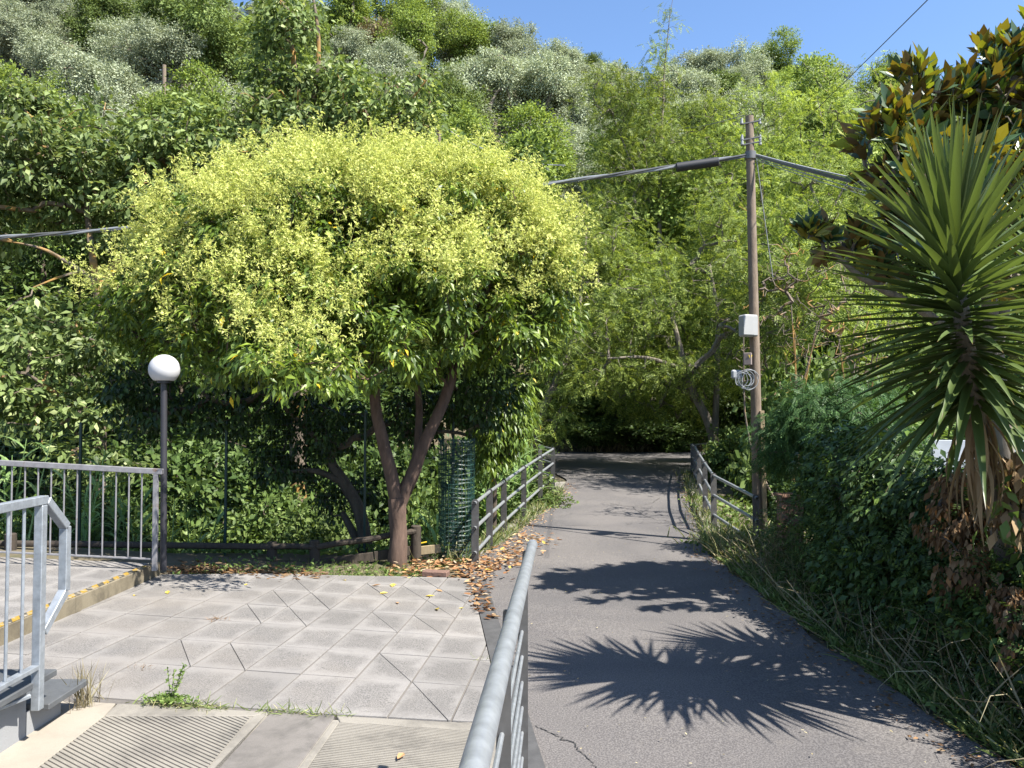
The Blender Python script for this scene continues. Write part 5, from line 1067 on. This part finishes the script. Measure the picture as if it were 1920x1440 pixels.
# ---- grass, weeds, litter (uncountable)
def scatter(name, n, fn, T, size, mat, seed, upk=1.0, zoff=0.0, spread=.5, zf=None, lab=None):
    rg = np.random.default_rng(seed); P = np.array([fn(rg) for _ in range(n)]); zz = np.array([(zf or gz)(x, y) for x, y in P]); PP = np.column_stack([P, zz + zoff])
    A = np.column_stack([rg.normal(size=(n, 2)) * spread, np.full(n, upk)]); N_ = np.column_stack([rg.normal(size=(n, 2)), np.full(n, .3)])
    v, f = place(T, PP, A, N_, rg.uniform(size[0], size[1], n)); o = link(name, arr_mesh(name, v, f, mat)); tag(o, lab, None, None, 'stuff'); return o
def verge(rg):
    y = rg.uniform(2.4, 11)
    while mnoise.noise(Vector((y * 1.7, 3, 0))) < rg.uniform(-.5, .35): y = rg.uniform(2.4, 11)
    e = edr(y); return (e + abs(rg.normal()) * .42 + .02, y)
def verge2(rg):
    y = rg.uniform(2.4, 9.6); e = edr(y); return (e + .12 + rg.uniform(0, .8), y)
scatter('verge_grass', 5200, verge, T_BLADE, (.07, .26), L['grass'], 301, 1.0, spread=.8)
scatter('dry_weeds', 1700, verge2, T_STRAIGHT, (.15, .7), L['dry'], 302, 1.0, spread=.8)
rg = np.random.default_rng(303); n = 1500; P = []
for i in range(n): x, y = verge2(rg); P.append((x - .05, y, rg.uniform(.05, .6)))
P = np.array(P); P[:, 2] *= np.clip((P[:, 0] - edr(P[:, 1])) / .5, .15, 1); v, f = place(T_LEAF, np.repeat(P, 6, 0) + rg.normal(size=(n * 6, 3)) * .035, rg.normal(size=(n * 6, 3)) + [0, 0, .2], np.array([0, 0, 1.]) + rg.normal(size=(n * 6, 3)) * .5, rg.uniform(.02, .05, n * 6)); o = link('verge_weeds', arr_mesh('verge_weeds', v, f, L['shrub'])); o['kind'] = 'stuff'
def bl(rg):
    y = rg.uniform(9.0, 16); e = edl(y); return (e - abs(rg.normal()) * .25 + .02, y)
def brr(rg):
    y = rg.uniform(10.2, 18.5); e = edr(y); return (e + rg.normal() * .12 + .12, y)
scatter('bridge_weeds', 1500, bl, T_BLADE, (.08, .28), L['grass'], 304, 1.0, spread=.7, zf=lambda x, y: hz(y) if x > edl(y) - .3 else gz(x, y))
scatter('bridge_weeds', 1300, brr, T_BLADE, (.06, .25), L['grass'], 305, 1.0, spread=.7, zf=lambda x, y: hz(y) + .02)
def cornr(rg): return (2.9 + rg.normal() * .22, 9.8 + rg.normal() * .5)
scatter('corner_weeds', 900, cornr, T_LEAF, (.04, .10), L['shrub'], 306, .6, zoff=.05, spread=1.0)
scatter('corner_grass', 900, cornr, T_BLADE, (.12, .38), L['grass'], 307, 1.0, spread=.5)
def back(rg):
    x = rg.uniform(-3.4, -.75); return (x, np.interp(x, [-3.4, -2.48, -1.2, -.42], [7.56, 7.9, 8.14, 8.3]) + .03 + abs(rg.normal()) * .5)
scatter('back_grass', 1500, lambda rg: (lambda p: p if p[0] > -2.4 else (p[0] + 1.5, p[1] + .3))(back(rg)), T_BLADE, (.03, .11), L['grass'], 308, 1.0, spread=.9)
scatter('back_plants', 900, back, T_LEAF, (.03, .07), L['shrub'], 309, .5, zoff=.03, spread=1.0)
def bank(rg): return (rg.uniform(-9, -.8), rg.uniform(9.3, 12.5))
scatter('ditch_plants', 5000, bank, T_LEAF, (.05, .12), L['shrub'], 310, .6, zoff=.06, spread=1.0)
def roadend(rg): return (rg.uniform(-2, 12), 27.5 + abs(rg.normal()) * .6)
scatter('bank_grass', 2600, roadend, T_BLADE, (.2, .6), L['dry'], 311, 1.0, spread=.6)
# seam weeds between pavement and ramp
def seam(rg):
    x = rg.choice([-2.0, -1.85, -1.7, -1.3, -1.05]) + rg.normal() * .09; return (x, 4.40 + .01 * (x + 2) + rg.normal() * .018)
pz = lambda x, y: float(pavz(x, y))
scatter('seam_weeds', 420, seam, T_BLADE, (.03, .10), L['grass'], 312, .7, zf=pz, zoff=-.01, spread=1.0)
o = scatter('seam_herb', 300, lambda rg: (-1.93 + rg.normal() * .06, 4.42 + rg.normal() * .03), T_LEAF, (.018, .035), L['shrub'], 313, .5, zf=pz, zoff=.02, spread=1.0)
hb = empty('weed_plant', (-1.93, 4.43, .14)); tag(hb, 'small branching green weed growing in the seam by the steps', 'weed')
b = MB(); rg = np.random.default_rng(314); LPs = []
for k in range(5):
    a = rg.uniform(0, 6.28); tip = np.array([-1.93 + .09 * math.cos(a), 4.43 + .05 * math.sin(a), .15 + rg.uniform(.12, .24)]); b.tube([(-1.93, 4.43, .14), tip], .0022, 4); LPs += [np.array([-1.93, 4.43, .14]) * (1 - t) + tip * t for t in np.linspace(.2, 1, 8)]
b.build('stem', L['shrub'], hb); LPs = np.repeat(np.array(LPs), 3, 0); v, f = place(T_LEAF, LPs, rg.normal(size=LPs.shape) + [0, 0, .3], rg.normal(size=LPs.shape) * .4 + [0, 0, 1], rg.uniform(.018, .032, len(LPs))); link('leaves', arr_mesh('leaves', v, f, L['shrub']), hb)
tf = empty('grass_tuft', (-2.38, 4.32, .15)); tag(tf, 'wispy dry grass tuft against the slate tread', 'grass tuft')
n = 70; v, f = place(T_STRAIGHT, np.column_stack([-2.36 + rg.normal(size=n) * .03, 4.32 + rg.normal(size=n) * .04, np.full(n, .15)]), rg.normal(size=(n, 3)) * [.3, .3, .05] + [0.05, 0, 1], rg.normal(size=(n, 3)), rg.uniform(.1, .32, n)); link('blades', arr_mesh('blades', v, f, L['dry']), tf)
# leaf litter
T_CURL = (np.array([(0, 0, .02), (.35, .22, .10), (1, 0, .08), (.35, -.22, .10), (.5, 0, 0), (.8, .12, .10), (.8, -.12, .10)]), np.array([(0, 4, 1), (1, 4, 5), (5, 4, 2), (0, 3, 4), (3, 6, 4), (6, 2, 4)]))
def litter(name, n, fn, zf, seed, size=(.05, .10), mat=None, pile=0.0):
    rg = np.random.default_rng(seed); P = np.array([fn(rg) for _ in range(n)]); z_ = np.array([zf(x, y) for x, y in P]) + rg.random(n) ** 2 * pile + .004
    a = rg.uniform(0, 6.28, n); A = np.column_stack([np.cos(a), np.sin(a), rg.normal(size=n) * .15]); N_ = np.column_stack([rg.normal(size=(n, 2)) * .3, np.where(rg.random(n) < .8, 1., -1.)])
    v, f = place(T_CURL, np.column_stack([P, z_]), A, N_, rg.uniform(size[0], size[1], n)); o = link(name, arr_mesh(name, v, f, mat or L['litter'])); o['kind'] = 'stuff'; return o
LC = [onz(815, 1062), onz(870, 1064), onz(925, 1060), onz(960, 1040), onz(900, 1075), onz(770, 1070), onz(990, 1015)]
def pile(rg): c_ = LC[int(rg.integers(len(LC)))]; return (c_[0] + rg.normal() * .16, max(8.1, c_[1] + rg.normal() * .26))
lit = lambda x, y: max(float(terr(x, y)), float(hz(y)) if edl(y) < x else -9) + .01
litter('leaf_litter', 720, pile, lambda x, y: max(lit(x, y), 0.0 if y < 9.2 else -9), 401, pile=.05)
litter('leaf_litter', 90, lambda rg: (lambda y: (pe(y) + .05 + rg.normal() * .05, y))(rg.uniform(6.6, 8.3)), lambda x, y: float(pavz(x, y)) * .5 + .02, 402)
litter('brown_litter', 900, lambda rg: (rg.uniform(-3.45, -1.9), 7.75 + rg.uniform(0, .35) + .1 * rg.normal()), lambda x, y: float(terr(x, y)) + .03, 403, (.03, .09), L['dead'], .06)
litter('verge_litter', 2400, lambda rg: (lambda y: (edr(y) + rg.normal() * .15 + .02, y))(rg.uniform(2.5, 18)), lambda x, y: float(hz(y)) + .008, 404, (.015, .05), L['dead'])
litter('bridge_litter', 500, lambda rg: (lambda y: (edl(y) + abs(rg.normal()) * .12, y))(rg.uniform(9, 17)), lambda x, y: float(hz(y)) + .012, 405, (.015, .05), L['litter'])
litter('road_specks', 260, lambda rg: (rg.uniform(.1, 2.4), rg.uniform(3.5, 14)), lambda x, y: float(hz(y)) + .014, 406, (.008, .025), L['dry'])
# single yellow leaves on the pavement
yl = [(648, 1089, 'far left near the back edge'), (735, 1101, 'large one, brightest yellow'), (697, 1099, 'brownish, beside the brightest one'), (732, 1096, 'pale one just behind the brightest'), (797, 1118, 'near the diagonal joint'), (830, 1110, 'rust coloured by the corner'), (818, 1142, 'in the middle of the last tile rows'), (870, 1140, 'near the dark strip'), (745, 1130, 'small orange one'), (459, 1098, 'in the shade at the back left'), (315, 1114, 'left of the shade patch'), (250, 1118, 'beside the striped kerb'), (757, 1413, 'on the ribbed ramp in front'), (727, 1112, 'yellow-green one'), (770, 1083, 'at the back edge by the brick')]
ym = [bpy.data.meshes.new('leaf') for _ in range(2)]
for k, me in enumerate(ym): me.from_pydata([tuple(v) for v in T_CURL[0]], [], [tuple(int(q) for q in f_) for f_ in T_CURL[1]]); me.materials.append(L['yleaf'] if k == 0 else L['litter']); me.update()
for k, (px, py_, lb_) in enumerate(yl):
    p = onpav(px, py_); o = bpy.data.objects.new('fallen_leaf', ym[1 if 'rust' in lb_ or 'orange' in lb_ or 'brown' in lb_ or 'ribbed' in lb_ else 0]); COL.objects.link(o); o.location = (p[0], p[1], p[2] + .003); o.rotation_euler = (random.uniform(-.2, .2), random.uniform(-.2, .2), random.uniform(0, 6.28)); s_ = random.uniform(.07, .1) * (1.25 if 'brightest yellow' in lb_ else 1); o.scale = (s_, s_, s_)
    tag(o, 'fallen leaf on the pavement, ' + lb_, 'leaf', 'single fallen leaves on the pavement')

scatter('ditch_plants', 2600, lambda rg: (rg.uniform(3.2, 6.5), rg.uniform(9.8, 15)), T_LEAF, (.06, .14), L['shrub'], 320, .6, zoff=.06, spread=1.0)
scatter('verge_plants', 3800, lambda rg: (lambda y: (edr(y) + .02 + abs(rg.normal()) * .28, y))(rg.uniform(2.4, 9.6)), T_LEAF, (.03, .08), L['shrub'], 321, .9, zoff=.04, spread=.9)
# road cracks
def crack(pts, nm_seed, w_=.006):
    rg = np.random.default_rng(nm_seed); P = [onz(*p) for p in pts]; Q = []
    for a, b in zip(P[:-1], P[1:]):
        for t in np.linspace(0, 1, 9)[:-1]: q = a + (b - a) * t; q[:2] += rg.normal(size=2) * .008; Q.append(q)
    V = []; F = []
    for i in range(len(Q) - 1):
        a, b = Q[i][:2], Q[i + 1][:2]; d = unit(b - a); n = np.array([-d[1], d[0]]); w0 = w_ * rg.uniform(.3, 1) / 2; k = len(V)
        for q, s_ in ((a, 1), (a, -1), (b, -1), (b, 1)): V.append((*(q + n * w0 * s_), float(hz(q[1])) + .012 * mnoise.noise(Vector((q[0] * .8, q[1] * .8, 0))) + .004))
        F.append((k, k + 1, k + 2, k + 3))
    o = link('road_crack', arr_mesh('road_crack', np.array(V), np.array(F), M['cabledark'])); o['kind'] = 'structure'
crack([(1003, 1362), (1040, 1378), (1075, 1394), (1096, 1418), (1125, 1446)], 1, .008)
crack([(1130, 945), (1180, 952), (1222, 947), (1240, 938)], 2, .012)
crack([(1185, 952), (1210, 968), (1232, 975)], 3, .01)
tris = sum(len(m.polygons) * 2 for m in bpy.data.meshes if len(m.polygons) and len(m.polygons[0].vertices) == 4) + sum(len(m.polygons) for m in bpy.data.meshes if len(m.polygons) and len(m.polygons[0].vertices) == 3)
print('approx tris', tris)

def corner2(rg): return (2.62 + abs(rg.normal()) * .22, rg.uniform(3.3, 4.8))
scatter('near_weeds', 1100, corner2, T_LEAF, (.03, .085), L['grass'], 330, .9, zoff=.03, spread=.9)
scatter('near_grass', 700, corner2, T_BLADE, (.12, .35), L['grass'], 331, 1.0, spread=.9)

def hface(rg): y = rg.uniform(3.2, 8.2); return (edr(y) + .25 + rg.uniform(0, .35), y)
rg = np.random.default_rng(340); n = 1500; P = np.array([hface(rg) for _ in range(n)]); zz = rg.uniform(.05, 1.25, n) * np.clip((P[:, 0] - edr(P[:, 1])) / .5, .2, 1)
v, f = place(T_PINN, np.column_stack([P, zz]), np.column_stack([-np.abs(rg.normal(size=n)) * .6, rg.normal(size=n) * .6, rg.normal(size=n) * .5]), np.array([0, 0, 1.]) + rg.normal(size=(n, 3)) * .5, rg.uniform(.08, .22, n)); o = link('tangled_weeds', arr_mesh('tangled_weeds', v, f, L['thicket'])); o['kind'] = 'stuff'
b = MB(); rg = np.random.default_rng(341)
for k in range(95):
    x, y = hface(rg); z0 = .03; p = np.array([x, y, z0]); pts = [p]; d = np.array([rg.normal() * .5 - .2, rg.normal() * .6, 1.0])
    for q in range(5): d = unit(d + rg.normal(size=3) * .35 + [0, 0, -.12 * q]); p = p + d * rg.uniform(.06, .2); pts.append(p)
    b.tube(pts, [.004, .0035, .003, .0025, .002, .001], 3, False)
o = b.build('tangled_stems', L['dry']); o['kind'] = 'stuff'

for px, py_, lb_, n in ((405, 1162, 'small brown dry tuft growing in a joint of the middle tiles', 70), (262, 1252, 'tiny dry tuft in the joint nearest the steps', 30), (903, 1238, 'tiny green sprig at the dark strip beside the handrail', 20)):
    p = onpav(px, py_); rg = np.random.default_rng(int(px)); root = empty('joint_weed', tuple(p)); tag(root, lb_, 'weed')
    Pn = p + np.column_stack([rg.normal(size=n) * .045, rg.normal(size=n) * .03 + rg.normal(size=n) * .02, np.zeros(n)]); v, f = place(T_BLADE, Pn, rg.normal(size=(n, 3)) * [1, 1, .1] + [0, 0, .6], rg.normal(size=(n, 3)), rg.uniform(.02, .055, n)); link('blades', arr_mesh('blades', v, f, L['dead'] if n > 25 else L['grass']), root)
